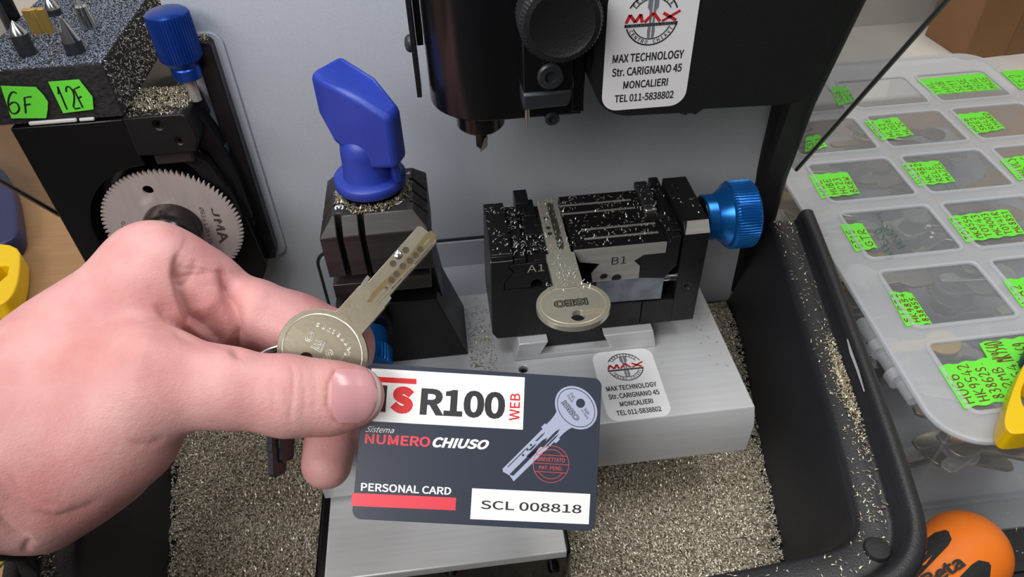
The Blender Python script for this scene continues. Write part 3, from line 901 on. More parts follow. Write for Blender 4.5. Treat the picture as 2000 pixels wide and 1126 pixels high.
MB().lathe((-20.5, 229.6, 14.5), (0, -1, 0), [(4.4, 0), (4.4, 0.4), (3.6, 0.4), (3.5, -0.8)], 32).build('screw_recess', M['gap'], tow)

# ------------------------------------------------------------------ milling head
head = thing('milling_head', 'black milling head with drill cutter, round knob and white shop sticker on its cover', 'milling head', (40, 250, 125))
q = on(985, 207, 1, 222.5)
zb = 124.0
hp = circle(15.5, 242.5, 20.6, 20, 170, 275) + [(46.8, 222), (46.8, 300), (-4.8, 300)]
MB().xy(hp, zb, 232).build('spindle_housing', M['gloss_black'], head, bevel=0.5, angle=50)
MB().lathe((12.7, 245, 110.0), (0, 0, 1), [(5, 0), (8.2, 0.1), (9.1, 1.2), (9.1, 16.5)], 40).build('collet', M['dark_steel'], head)
bit = MB().cyl((12.6, 245, 101.6), (0, 0, 1), 2.5, 10, 6)
bit.lathe((12.6, 245, 98.8), (0, 0, 1), [(0.1, 0), (2.5, 2.9)], 6)
bit = bit.build('drill_cutter', M['dark_steel'], head)
MB().add([(11.6, 242.3, 99.6), (14.4, 242.6, 101.5), (15.1, 243.0, 105.8), (13.6, 242.4, 105.8)], [(0, 1, 2, 3)]).build('cutting_edge', M['carbide'], bit)
tb = MB().box(25.6, 42.4, 214.6, 223, 137.3, 178).build('tracer_block', M['gloss_black'], head, bevel=0.6)
MB().xz([(25.2, 137.4), (42.2, 137.4), (40.8, 131.6), (25.4, 131.2)], 213.8, 222.5).build('tracer_foot', M['dark_grey_metal'], head, bevel=1.0)
MB().cyl((26.9, 215.2, 123.6), (0, 0, 1), 0.45, 5, 12).cyl((26.9, 215.2, 128.2), (0, 0, 1), 0.8, 3.4, 12).build('tracer_pin', M['nickel_bright'], head)
sc = on(1075, 148, 1, 214)
MB().lathe(sc, (0, -1, 0), [(4.3, -0.2), (4.3, 0.8), (3.7, 1.3), (2.0, 1.3), (1.9, -0.1)], 32).build('socket_screw', M['dark_grey_metal'], head)
sc = on(1077, 226, 1, 224)
MB().lathe(sc, (0, -1, 0), [(2.6, -2), (2.6, 2.2), (2.1, 2.8), (1.3, 2.8), (1.2, 1.6)], 28).cyl(sc - np.array([0, -0.5, 0]), (0, 0, 1), 2.4, 4, 20).build('adjusting_screw', M['dark_grey_metal'], head)
kc = on(1099, 50, 1, 199)
kb = MB().lathe(kc + np.array([0, 12, 0]), (0, -1, 0), [(6, -8), (6, 0), (11.0, 0), (12.4, 1), (12.4, 9.5), (11.2, 11.4), (9.6, 11.8), (8.6, 11.3), (4, 10.6), (0.2, 10.5)], 48, flutes=60, amp=0.35, flute_from=(3, 4))
kb.build('depth_knob', M['black_plastic'], head, angle=30)
MB().box(42.6, 46.9, 219, 224, 126.5, 178).build('guide_strip', M['gloss_black'], head, bevel=0.3)
YC = 209.0
cov = MB().xz([(47.3, 232), (47.3, 150), (46.6, 146), (47.6, 141)] + circle(60.5, 142.2, 13, 10, 180, 268) + [(80, 128.5), (83, 127.6), (85.5, 129.4)] + [(110, 128.6)] + circle(115.2, 135.5, 7, 8, 290, 360)
               + [(121.8, 232)], YC, 300)
cov.build('motor_cover', M['black_plastic'], head, bevel=1.4, seg=3, angle=40)
lug = on(1340, 224, 1, YC + 1)
MB().ball(lug + np.array([0, 2, 1]), 2.0, 14).build('cover_lug', M['black_plastic'], head)
ub = on(1190, 20, 1, YC - 0.1)
sticker(head, Plane((50.6, YC - 0.05, 131.6), (1, 0, 0), (0, 0, 1)), 'white sticker on the motor cover')
st2 = MB().box(-9.7, -8.0, 238, 247, 126.8, 232)
st2 = st2.build('side_strip', M['black_metal'], head, bevel=0.2)
MB().box(-7.9, -5.6, 247, 258, 142, 232).build('backing_strip', M['brass'] if False else M['dark_grey_metal'], head, bevel=0.2)
sq = on(797, 85, 1, 242)
MB().lathe((-9.6, sq[1], sq[2]), (-1, 0, 0), [(3, 0), (3, 1), (2.2, 2.0), (0.6, 2.4)], 24).build('strip_bolt', M['dark_grey_metal'], head)

# ------------------------------------------------------------------ saw unit
saw = thing('saw_unit', 'black saw unit with toothed steel disc and a blue knob on top', 'saw unit', (-140, 300, 30))
arc = circle(-133, 46, 35, 24, 90, 180)
fp = [(-179, 103.5), (-134.2, 103.5)] + arc + [(-168, -20), (-179, -20)]
MB().xz(fp, 285, 296).build('front_plate', M['gloss_black'], saw, bevel=0.5)
MB().xz([(-179, 103.5), (-134.2, 103.5), (-134.2, 84), (-112, 80), (-103, 60), (-100, 10), (-115, -20), (-179, -20)], 296, 372).build('saw_housing', M['gloss_black'], saw, bevel=0.6)
MB().xz([(-134, 86), (-134, 104)] + [(-109.5, 104), (-108, 102.5), (-106.5, 92), (-109.5, 86)], 284.6, 311).build('slide_block', M['black_metal'], saw, bevel=0.7,
        cut=[MB().cyl((-120.7, 280, 100.0), (0, 1, 0), 1.9, 9, 24), MB().cyl((-114.7, 280, 91.8), (0, 1, 0), 1.4, 9, 20)])
MB().lathe((-120.7, 288, 100.0), (0, -1, 0), [(1.85, 0), (1.85, 2.2), (1.3, 2.2), (1.2, 0.4)], 24).lathe((-114.7, 288, 91.8), (0, -1, 0), [(1.35, 0), (1.35, 2.6), (0.9, 2.6), (0.85, 0.6)], 20).build('grub_screw', M['dark_steel'], saw)
MB().box(-129, -112.5, 287, 306, 79.5, 86).build('wear_pad', M['brown_black'], saw, bevel=1.0)
MB().xz([(-112, 104), (-107, 96), (-103, 84), (-100.5, 66), (-99.5, 40), (-104, 40), (-105.5, 62), (-109, 78), (-116, 84), (-113, 92)], 297, 306).build('cam_plate', M['black_metal'], saw, bevel=0.4)
MB().xz([(-118, 84), (-109, 76), (-104, 60), (-102.5, 44), (-108, 46), (-111, 62), (-116, 74), (-121, 80)], 291, 297).build('blade_shoe', M['black_metal'], saw, bevel=0.4)
br = MB().xz([(-107.5, 8), (-97, 8), (-95.5, 14), (-95.5, 124), (-97, 126), (-112, 126), (-112, 120), (-103.5, 118), (-103, 110), (-103.5, 40)], 304, YW - 0.6)
br.build('side_bracket', M['dark_grey_metal'] if False else M['black_metal'], saw, bevel=0.6)
MB().xz(rrect(-112, -92.0, 5, 127.5, 6, corners=(1, 1, 1, 0)), YW - 1.6, YW).build('backing_plate', M['wall_grey'], saw, bevel=0.4)
for px, py in ((437, 287), (488, 430)):
    q = on(px, py, 1, 303)
    MB().lathe(q, (0, -1, 0), [(2.7, -2), (2.7, 2.4), (2.3, 2.9), (1.4, 2.9), (1.3, 1.4)], 24).build('bracket_bolt', M['dark_grey_metal'], saw)
# the saw disc with its teeth, bore and driving hole
sx0, sz0, R = -133.0, 46.0, 31.3
NT = 82
pts = []
for i in range(NT):
    a = 2 * math.pi * i / NT
    for rr, da in ((R - 2.5, 0.0), (R - 0.3, 0.72), (R, 0.78), (R - 0.2, 0.98)):
        t_ = a + da * 2 * math.pi / NT
        pts.append((sx0 + rr * math.cos(t_), sz0 + rr * math.sin(t_)))
hq = on(289, 371, 1, 287.2)
disc = MB().xz(pts, 287.2, 288.4).build('saw_disc', M['saw_steel'], saw, cut=[MB().cyl((hq[0], 280, hq[2]), (0, 1, 0), 2.35, 12, 28)])
ps = Plane((sx0, 287.15, sz0), (1, 0, 0), (0, 0, 1))
def px_quad(pl, *pp):
    return [pl.lp(x, y) for x, y in pp]
text('JMA', ps, None, M['etch'], disc, lift=0.04, bold=0.02, quad=px_quad(ps, (411, 404), (429, 476), (449, 470), (424, 408)))
text('\u00d863 x 1.25 x 16', ps, None, M['etch'], disc, lift=0.04, quad=px_quad(ps, (388, 404), (409, 476), (417, 474), (397, 406)))
text('01.2018', ps, None, M['etch'], disc, lift=0.04, quad=px_quad(ps, (236, 433), (243, 476), (252, 476), (244, 431)))
MB().lathe((sx0, 287.2, sz0), (0, -1, 0), [(13.2, -0.5), (13.2, 12), (12.4, 13.2), (11.2, 13.2), (10.8, 12.0), (10.4, 12.0), (10.2, 13.0), (4, 13.0)], 48).build('saw_hub', M['dark_steel'], saw)
MB().box(sx0 - 14.4, sx0 - 9, 273.6, 277, sz0 - 7, sz0 + 7).box(sx0 - 8, sx0 + 8, 272.2, 274.2, sz0 - 6, sz0 + 6).build('hub_nut', M['chrome'], saw, bevel=0.6)
# blue adjusting knob on top
kx, ky = -106.8, 299.0
MB().cyl((kx, ky, 103), (0, 0, 1), 2.3, 16, 20).build('knob_stem', M['steel'], saw)
MB().lathe((kx, ky, 113.6), (0, 0, 1), [(5.6, 0), (6, 0.4), (6, 4.6), (5.6, 5.2), (5.9, 6.0), (8.2, 8.6), (8.7, 9.2), (8.7, 26.2), (8.3, 27.2), (7.2, 28.0), (3, 28.6), (0.2, 28.7)], 48, flutes=44, amp=0.5, flute_from=(6, 7)).build('adjusting_knob', M['blue_anod_dark'], saw, angle=30)
# ------------------------------------------------------------------ clamped key in the vise
def key_outline(hw, hh, neck, blade, length, y_sh):
    """head oval centred at (0,0), shank and blade running along +b"""
    pts = []
    a0 = math.asin(min(1, neck / 2 / hw))
    n = 40
    for i in range(n + 1):
        t = a0 + (2 * math.pi - 2 * a0) * i / n      # from the top right, clockwise round the head
        pts.append((hw * math.sin(t), hh * math.cos(t) if math.cos(t) < 0 else hh * math.cos(t)))
    return pts

def key_thing(name, label, pl, hw, hh, neck, blade, collar, yc, length, thick, mats, base, hole, group=None):
    k = thing(name, label, 'key', base, group)
    head_pts = key_outline(hw, hh, neck, blade, length, yc)
    sh = [(-neck / 2, yc), (-collar / 2, yc), (-collar / 2, yc + 3), (-blade / 2, yc + 3.2), (-blade / 2, length - 1.2), (-blade / 2 + 1.2, length),
          (blade / 2 - 1.2, length), (blade / 2, length - 1.2), (blade / 2, yc + 3.2), (collar / 2, yc + 3), (collar / 2, yc), (neck / 2, yc)]
    mb = MB()
    pl.slab(mb, head_pts + sh, -thick, 0.0)
    cut = MB()
    pl.slab(cut, circle(hole[0], hole[1], hole[2], 24), -thick - 2, 2)
    mb.build('key_body', mats[0], k, bevel=0.35, seg=3, cut=[cut])
    return k

def ring_line(pl, pts, r, m, parent, name, lift=0.03, closed=True):
    return MB().tube([pl.P(a, b, lift) for a, b in pts], r, 6, closed=closed, flat=0.35, nrm=pl.n).build(name, m, parent)

pk = Plane((41.0, 194.5, 59.4), (1, 0, 0), (0, 1, 0))
ck = key_thing('house_key', 'nickel dimple key clamped in the key vise, dusted with shavings', pk, 14.2, 12.4, 11.6, 9.2, 11.8, 27.5, 69, 2.6, (M['nickel_key'],), (41, 200, 57), (0.6, -6.5, 2.9))
ring_line(pk, [(12.4 * math.cos(t), 10.6 * math.sin(t)) for t in np.linspace(math.radians(52), math.radians(488 - 0), 60) if not (math.radians(62) < (t % (2 * math.pi)) < math.radians(118))], 0.28, M['engrave'], ck, 'head_groove', closed=False)
text('ISEO', pk, (-7.5, -1.4, 5.8, 2.6), M['nickel_bright'], ck, rot=180, outline=0.045)
mb = MB(); pk.slab(mb, [(-7.4, 3.0), (-3.2, 3.0), (-3.2, 3.5), (-7.4, 3.5)], 0, 0.06); mb.build('stamped_bar', M['engrave'], ck)
text('R100', pk, (2.6, -7.0, 10.4, -3.6), M['engrave'], ck, rot=180, outline=0.05)
mb = MB(); pk.slab(mb, [(-0.4, 33), (1.8, 33), (2.4, 36), (2.4, 66), (-0.4, 66)], -0.6, 0.05); mb.build('milled_groove', M['nickel_bright'], ck)
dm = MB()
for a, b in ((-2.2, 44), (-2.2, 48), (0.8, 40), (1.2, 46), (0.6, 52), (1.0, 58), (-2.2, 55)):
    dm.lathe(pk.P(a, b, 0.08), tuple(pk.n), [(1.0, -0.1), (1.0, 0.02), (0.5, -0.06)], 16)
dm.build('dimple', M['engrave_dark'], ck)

# ------------------------------------------------------------------ the card held towards the camera
CO = np.array([0.35901, 151.93888, 34.61643])
CU, CV = np.array([0.98555, -0.12039, -0.11916]), np.array([0.16881, 0.75618, 0.63222])
pc = Plane(CO, CU, CV)
def cq(*pp):
    """photo-crop points of the card artwork -> card coordinates"""
    return [pc.lp(660 + 0.3197 * a, 690 + 0.3197 * b) for a, b in pp]
card = thing('personal_card', 'dark plastic personal card with white, red and silver key print, held under the thumb', 'card', CO)
mb = MB(); pc.slab(mb, rrect(-42.8, 42.8, -27, 27, 3.2, 8), -0.8, 0)
mb.build('card_body', M['card_dark'], card, bevel=0.12)
def card_patch(name, m, pts, lift=0.03):
    mb = MB(); pc.slab(mb, pts, lift - 0.03, lift)
    return mb.build(name, m, card)
wp = card_patch('title_panel', M['card_white'], cq((205, 90), (1142, 145), (1130, 465), (190, 412)))
def ct(body, m, quad, parent=None, lift=0.06, **k):
    return text(body, pc, None, m, parent or card, quad=cq(*quad), lift=lift, **k)
mb = MB(); pc.slab(mb, cq((205, 139), (480, 155), (480, 187), (202, 171)), 0.03, 0.07); mb.build('red_rule', M['card_red'], wp)
mb = MB(); pc.slab(mb, cq((232, 190), (303, 195), (290, 357), (220, 352)), 0.03, 0.07); mb.build('logo_letter', M['card_ink'], wp)
ct('S', M['card_red'], ((317, 362), (456, 371), (468, 204), (326, 196)), wp, bold=0.075)
ct('R100', M['card_ink'], ((498, 375), (1018, 402), (1024, 237), (512, 208)), wp, bold=0.035)
ct('WEB', M['card_red'], ((1046, 408), (1108, 408), (1114, 245), (1054, 242)), wp, bold=0.012, rot=90)
ct('Sistema', M['card_white'], ((166, 478), (342, 486), (346, 452), (180, 440)), shear=0.3)
ct('NUMERO', M['card_rose'], ((163, 549), (561, 571), (568, 509), (168, 488)), bold=0.026)
ct('CHIUSO', M['card_white'], ((575, 572), (914, 587), (928, 528), (583, 508)), bold=0.04, shear=0.2)
ct('PERSONAL CARD', M['card_white'], ((140, 838), (690, 863), (694, 816), (142, 788)), bold=0.02)
card_patch('red_band', M['card_rose'], cq((87, 850), (722, 880), (718, 957), (82, 930)))
sp = card_patch('number_panel', M['card_white'], cq((820, 822), (1542, 857), (1532, 1042), (808, 1010)))
ct('SCL 008818', M['card_ink'], ((872, 948), (1486, 976), (1490, 924), (874, 895)), sp, bold=0.012)
# the printed key
ka = np.array(cq((1455, 330), (1060, 725)))
kd = (ka[1] - ka[0]) / np.linalg.norm(ka[1] - ka[0])
kp = np.array([-kd[1], kd[0]])
def kpt(al, pe):
    q = ka[0] + kd * al + kp * pe
    return (q[0], q[1])
hd_ = [kpt(6.9 * math.cos(t), 8.5 * math.sin(t)) for t in np.linspace(math.radians(28), math.radians(332), 40)]
kL = float(np.linalg.norm(ka[1] - ka[0]))
ky_ = hd_ + [kpt(7.4, -3.6), kpt(9.5, -3.3), kpt(12, -3.3), kpt(12, -3.9), kpt(14, -3.9), kpt(14, -3.1), kpt(kL + 1.4, -3.1), kpt(kL + 2, -2.3), kpt(kL + 1.2, 0.3), kpt(kL + 1.6, 2.8), kpt(14.4, 3.1), kpt(14, 3.9), kpt(12, 3.9), kpt(12, 3.3), kpt(9.5, 3.3), kpt(7.4, 3.6)]
kb_ = card_patch('printed_key', M['card_key'], [(-10, -10)] and ky_)
mb = MB(); pc.slab(mb, circle(*cq((1482, 303))[0], 1.65, 20), 0.03, 0.07)
mb.build('key_hole_print', M['card_dark'], kb_)
gm = MB()
for (a0, a1, p0, p1) in ((9.5, 19, 0.8, 1.7), (11, 18, 2.0, 2.5), (15, 25, -0.3, 0.9), (20, kL + 1, 0.0, 1.3), (14, 19, -1.9, -1.4), (22, kL, -2.4, -2.1), (19, 23, -1.3, -0.7)):
    pc.slab(gm, [kpt(a0, (p0 + p1) / 2), kpt(a0 + 1.6, p1), kpt(a1 - 0.6, p1), kpt(a1, p0), kpt(a0 + 1.8, p0)], 0.03, 0.07)
for al, pe in ((23, -1.7), (25.5, -1.4), (21, -2.0)):
    pc.slab(gm, circle(*kpt(al, pe), 0.42, 12), 0.03, 0.07)
gm.build('milling_print', M['card_dark'], kb_)
MB().tube([pc.P(*kpt(6.0 * math.cos(t), 7.6 * math.sin(t)), 0.05) for t in np.linspace(math.radians(0), math.radians(360), 50)[:-1]], 0.14, 5, closed=True, flat=0.3, nrm=pc.n).build('outline_print', M['card_ink'], kb_)
ct('ISEO', M['card_ink'], ((1362, 300), (1450, 414), (1484, 398), (1392, 284)), kb_, lift=0.08, outline=0.03)
ct('Pat.', M['card_ink'], ((1415, 250), (1440, 282), (1456, 270), (1430, 238)), kb_, lift=0.08)
ct('Pend', M['card_ink'], ((1398, 262), (1426, 298), (1440, 288), (1412, 250)), kb_, lift=0.08)
ct('Made', M['card_ink'], ((1500, 342), (1526, 374), (1542, 362), (1516, 330)), kb_, lift=0.08)
ct('in Italy', M['card_ink'], ((1480, 350), (1522, 404), (1536, 394), (1496, 340)), kb_, lift=0.08)
cc = np.array(cq((1302, 675))[0])
lm = MB()
for r in (6.4, 5.1):
    for a0, a1 in ((32, 148), (212, 328)) if r < 6 else ((0, 360),):
        pts = [pc.P(cc[0] + r * math.cos(math.radians(a0 + (a1 - a0) * i / 40)), cc[1] + r * math.sin(math.radians(a0 + (a1 - a0) * i / 40)), 0.1) for i in range(41)]
        lm.tube(pts, 0.12, 5, flat=0.3, nrm=pc.n)
for y, w in ((3.1, 5.5), (0.1, 6.4), (-2.8, 5.7)):
    lm.tube([pc.P(cc[0] - w, cc[1] + y, 0.1), pc.P(cc[0] + w, cc[1] + y, 0.1)], 0.12, 5, flat=0.3, nrm=pc.n)
sm = lm.build('patent_stamp', M['card_line'], card)
text('BREVETTATO', pc, (cc[0] - 4.9, cc[1] + 0.9, cc[0] + 4.9, cc[1] + 2.3), M['card_line'], sm, lift=0.1, bold=0.01)
text('PAT. PEND.', pc, (cc[0] - 4.2, cc[1] - 2.0, cc[0] + 4.2, cc[1] - 0.7), M['card_line'], sm, lift=0.1, bold=0.01)

# ------------------------------------------------------------------ the held key, its ring and two more keys
pb = Plane(CO - pc.n * 2.6, CU, CV)
h0 = np.array(pb.lp(630, 688)); h1 = np.array(pb.lp(838, 453))
ax = (h1 - h0) / np.linalg.norm(h1 - h0)
KL = float(np.linalg.norm(h1 - h0))
pkh = Plane(pb.P(*h0), CU * ax[1] - CV * ax[0], CU * ax[0] + CV * ax[1])
c1 = np.array(pkh.lp(734, 567.5))
hk = key_thing('house_key', 'worn nickel key stamped with an oval head, pinched above the thumb', pkh, 17.0, 15.2, 12.6, 9.4, 12.0, float(c1[1]) - 2.5, KL, 2.5, (M['nickel'],), pb.P(*h0), tuple(pkh.lp(597, 702)) + (2.6,))
arc_ = [(15.0 * math.cos(t), 13.2 * math.sin(t)) for t in np.linspace(0, 2 * math.pi, 70)[:-1]]
ring_line(pkh, arc_, 0.22, M['nickel_bright'], hk, 'head_groove')
def kq(*pp):
    return [pkh.lp(500 + a / 3.52, 420 + b / 3.52) for a, b in pp]
def kt(body, quad, m='nickel_bright', **k):
    text(body, pkh, None, M[m], hk, quad=kq(*quad), lift=0.03, **k)
# stamped lettering runs across the head
for ch, quad in (('O', ((415, 800), (360, 790), (328, 862), (385, 872))), ('E', ((490, 872), (418, 842), (372, 905), (445, 945))), ('S', ((548, 945), (500, 900), (448, 985), (505, 1010))), ('I', ((612, 968), (598, 956), (556, 1010), (574, 1020)))):
    ring = quad
    text(ch, pkh, None, M['nickel_bright'], hk, quad=kq(quad[0], quad[1], quad[2], quad[3]), lift=0.04, outline=0.05)
for i, ch in enumerate('Serrature'):
    t0 = np.array([[628, 950], [640, 918], [622, 880], [598, 850], [570, 822], [535, 800], [505, 786], [468, 768], [428, 752]][i], float)
    a_ = np.radians([-100, -118, -128, -134, -140, -148, -152, -156, -158][i])
    du = np.array([math.cos(a_), math.sin(a_)]) * (12 if ch != 'S' else 17)
    dv = np.array([du[1], -du[0]]) * 1.25
    c_ = t0
    text(ch, pkh, None, M['nickel_bright'], hk, quad=kq(c_ - du - dv, c_ + du - dv, c_ + du + dv, c_ - du + dv), lift=0.04, outline=0.04)
mb = MB()
pkh.slab(mb, kq((762, 600), (800, 530), (880, 450), (990, 350), (1100, 215), (1165, 130), (1205, 105), (1245, 140), (1230, 175), (1100, 310), (960, 450), (840, 570), (815, 590)), -0.5, 0.04)
gv = mb.build('milled_groove', M['key_groove'], hk)
mb = MB()
for q in (((800, 585), (905, 470), (925, 485), (820, 600)), ((925, 500), (1060, 350), (1075, 362), (940, 520)), ((1085, 330), (1200, 190), (1216, 202), (1100, 345)),
          ((835, 600), (1000, 430), (1006, 436), (842, 608)), ((1010, 425), (1235, 165), (1242, 172), (1018, 432)), ((1150, 200), (1185, 160), (1200, 172), (1165, 212)), ((890, 480), (912, 500), (900, 515), (878, 495))):
    pkh.slab(mb, kq(*q), 0.03, 0.16)
mb.build('milled_ridge', M['nickel'], gv)
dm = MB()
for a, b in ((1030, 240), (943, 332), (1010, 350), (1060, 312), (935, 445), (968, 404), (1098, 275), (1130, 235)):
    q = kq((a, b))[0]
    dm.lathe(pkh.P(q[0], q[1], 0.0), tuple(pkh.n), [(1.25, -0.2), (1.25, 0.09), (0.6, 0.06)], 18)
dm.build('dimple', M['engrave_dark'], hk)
q = kq((977, 272))[0]
MB().lathe(pkh.P(q[0], q[1], 0.0), tuple(pkh.n), [(1.75, -0.2), (1.7, 0.2), (1.1, 0.55), (0.2, 0.7)], 24).build('moving_pin', M['chrome'], hk)
for qd in (((722, 470), (765, 412), (785, 428), (745, 488)), ((878, 590), (915, 545), (932, 570), (905, 602))):
    mb = MB(); pkh.slab(mb, kq(*qd), 0, 0.08); mb.build('shoulder_edge', M['nickel_bright'], hk)

# split ring through the bow, mostly behind the thumb
rc = from_cam(camspace(556, 715, 258))
t1, t2 = CM.T @ np.array([1, 0.02, 0.15]), CM.T @ np.array([0, 0.72, 0.70])
kr = thing('key_ring', 'thin steel split ring running through the held key behind the thumb', 'key ring', rc)
mb = MB()
for k in (-0.5, 0.5):
    mb.tube([rc + t1 * 11.5 * math.cos(t) + t2 * 9.0 * math.sin(t) + np.cross(t1, t2) * k * 2.0 for t in np.linspace(0, 2 * math.pi, 60)[:-1]], 0.7, 8, closed=True)
mb.build('ring_coil', M['chrome'], kr)
for (px, py0, py1, w, dep, lab) in ((537.5, 775, 927, 12, 264, 'longer dark key hanging edge-on below the thumb'), (553, 770, 899, 13, 267, 'shorter dark key hanging edge-on below the thumb')):
    a, b = from_cam(camspace(px - 4, py0, dep)), from_cam(camspace(px, py1, dep))
    vdir = (b - a)
    un = CM.T @ np.array([0.32, 0, 0.95])
    ph = Plane(a, un, vdir)
    hkx = key_thing('house_key', lab, ph, 11, 10, 8.5, 7.8, 9, 16, float(np.linalg.norm(vdir)), 2.3, (M['dark_grey_metal'],), a, (0, -5, 2.5))
# ------------------------------------------------------------------ the hand: one continuous surface grown from a distance field
def cs(px, py, d, rpx):
    return np.append(camspace(px, py, d), rpx * d / FPX)

PRIM = []   # (a, b, depth squash, blend)
def cap(a, b, k, sq=1.0):
    PRIM.append((cs(*a), cs(*b), sq, k))

# forearm, wrist, back of the hand
cap((-620, 1120, 205, 215), (-150, 905, 224, 182), 14, 1.25)
cap((-150, 905, 224, 182), (40, 850, 238, 168), 14, 1.35)
cap((40, 840, 240, 156), (165, 742, 250, 146), 16, 1.45)
cap((85, 708, 250, 78), (306, 538, 261, 86), 16, 1.0)      # index metacarpal
cap((160, 700, 258, 110), (300, 600, 268, 105), 16, 1.1)    # web behind the thumb
cap((110, 860, 240, 150), (230, 800, 242, 112), 16, 1.15)   # thumb base
cap((60, 945, 240, 98), (240, 860, 244, 90), 14, 1.1)       # thenar
cap((95, 985, 250, 84), (215, 905, 256, 80), 10, 1.0)       # heel of the hand behind
cap((-60, 930, 230, 118), (45, 950, 238, 92), 9, 1.0)
# thumb
cap((225, 770, 240, 106), (305, 742, 238, 94), 12, 1.2)
cap((305, 742, 238, 92), (440, 757, 239, 73), 9, 1.2)
cap((440, 757, 239, 73), (560, 773, 241, 74), 7, 1.25)
cap((560, 773, 241, 75), (640, 777, 243, 69), 6, 1.35)
cap((640, 777, 243, 68), (690, 773, 245, 61), 5, 1.45)
# index finger
cap((298, 522, 262, 82), (390, 566, 270, 80), 10, 1.0)
cap((390, 580, 272, 78), (470, 615, 276, 72), 7, 1.0)
cap((505, 612, 273, 66), (580, 645, 276, 66), 5, 1.0)
cap((580, 645, 276, 66), (662, 676, 280, 66), 6, 1.0)
cap((662, 676, 280, 62), (655, 800, 281, 54), 5, 1.0)
cap((655, 800, 281, 52), (638, 905, 272, 49), 4, 1.05)
# palm behind the web
cap((300, 640, 286, 95), (420, 665, 288, 80), 10, 1.0)
# middle finger
cap((360, 640, 294, 74), (540, 690, 298, 56), 6, 1.0)
cap((540, 690, 294, 56), (684, 757, 289, 45), 5, 1.0)
cap((684, 757, 289, 44), (692, 852, 284, 38), 4, 1.0)
# ring and little finger curled into the palm
cap((320, 700, 298, 66), (480, 742, 310, 44), 5, 1.0)
cap((480, 742, 310, 44), (420, 790, 298, 38), 4, 1.0)
cap((270, 740, 292, 60), (380, 778, 306, 38), 5, 1.0)
cap((380, 778, 306, 38), (330, 800, 294, 34), 4, 1.0)

def field(P):
    out = None
    for a, b, sq, k in PRIM:
        s3 = np.array([1, 1, sq], np.float32)
        A, B = (a[:3] * s3).astype(np.float32), (b[:3] * s3).astype(np.float32)
        ba = B - A
        pa = P * s3 - A
        h = np.clip(pa @ ba / (ba @ ba), 0, 1)
        d = np.linalg.norm(pa - h[:, None] * ba, axis=1) - (a[3] + (b[3] - a[3]) * h)
        if out is None:
            out = d
        else:
            hh = np.clip(0.5 + 0.5 * (out - d) / k, 0, 1)
            out = out * (1 - hh) + d * hh - k * hh * (1 - hh)
    return out.astype(np.float32)

def surface_net(lo, hi, h):
    n = np.ceil((np.array(hi) - lo) / h).astype(int) + 1
    F = np.empty(n, np.float32)
    ys, zs = np.meshgrid(np.arange(n[1]), np.arange(n[2]), indexing='ij')
    for i in range(n[0]):
        P = np.stack([np.full(ys.size, lo[0] + i * h), lo[1] + ys.ravel() * h, lo[2] + zs.ravel() * h], 1).astype(np.float32)
        F[i] = field(P).reshape(n[1], n[2])
    I = F < 0
    c = np.zeros(n - 1, int)
    for dx in (0, 1):
        for dy in (0, 1):
            for dz in (0, 1):
                c += I[dx:n[0] - 1 + dx, dy:n[1] - 1 + dy, dz:n[2] - 1 + dz]
    act = (c > 0) & (c < 8)
    ids = -np.ones(n - 1, int)
    cells = np.argwhere(act)
    ids[act] = np.arange(len(cells))
    acc = np.zeros((len(cells), 3)); cnt = np.zeros(len(cells))
    cor = [(x, y, z) for x in (0, 1) for y in (0, 1) for z in (0, 1)]
    for a in range(8):
        for b in range(a + 1, 8):
            if sum(abs(p - q) for p, q in zip(cor[a], cor[b])) != 1:
                continue
            fa = F[tuple((cells + cor[a]).T)]; fb = F[tuple((cells + cor[b]).T)]
            m = (fa < 0) != (fb < 0)
            t = np.where(m, fa / np.where(m, fa - fb, 1), 0)
            p = np.array(cor[a]) + t[:, None] * (np.array(cor[b]) - np.array(cor[a]))
            acc[m] += p[m]; cnt[m] += 1
    V = np.array(lo) + (cells + acc / cnt[:, None]) * h
    faces = []
    for ax in range(3):
        e = np.zeros(3, int); e[ax] = 1
        s0 = F[:n[0] - e[0], :n[1] - e[1], :n[2] - e[2]] < 0
        s1 = F[e[0]:, e[1]:, e[2]:] < 0
        u, w = [k for k in range(3) if k != ax]
        E = np.argwhere(s0 != s1)
        E = E[(E[:, u] > 0) & (E[:, w] > 0) & (E[:, u] < n[u] - 1) & (E[:, w] < n[w] - 1)]
        q = []
        for du, dw in ((1, 1), (0, 1), (0, 0), (1, 0)):
            k = E.copy(); k[:, u] -= du; k[:, w] -= dw
            q.append(ids[tuple(k.T)])
        q = np.stack(q, 1)
        flip = s0[tuple(E.T)] ^ (ax == 1)
        q[~flip] = q[~flip][:, ::-1]
        faces.append(q)
    return V, np.concatenate(faces)

lo = camspace(760, 1130, 300); lo = np.array([-150.0, -100.0, 205.0])
HV, HF = surface_net((-232.0, -118.0, 196.0), (-36.0, 32.0, 330.0), 0.75)
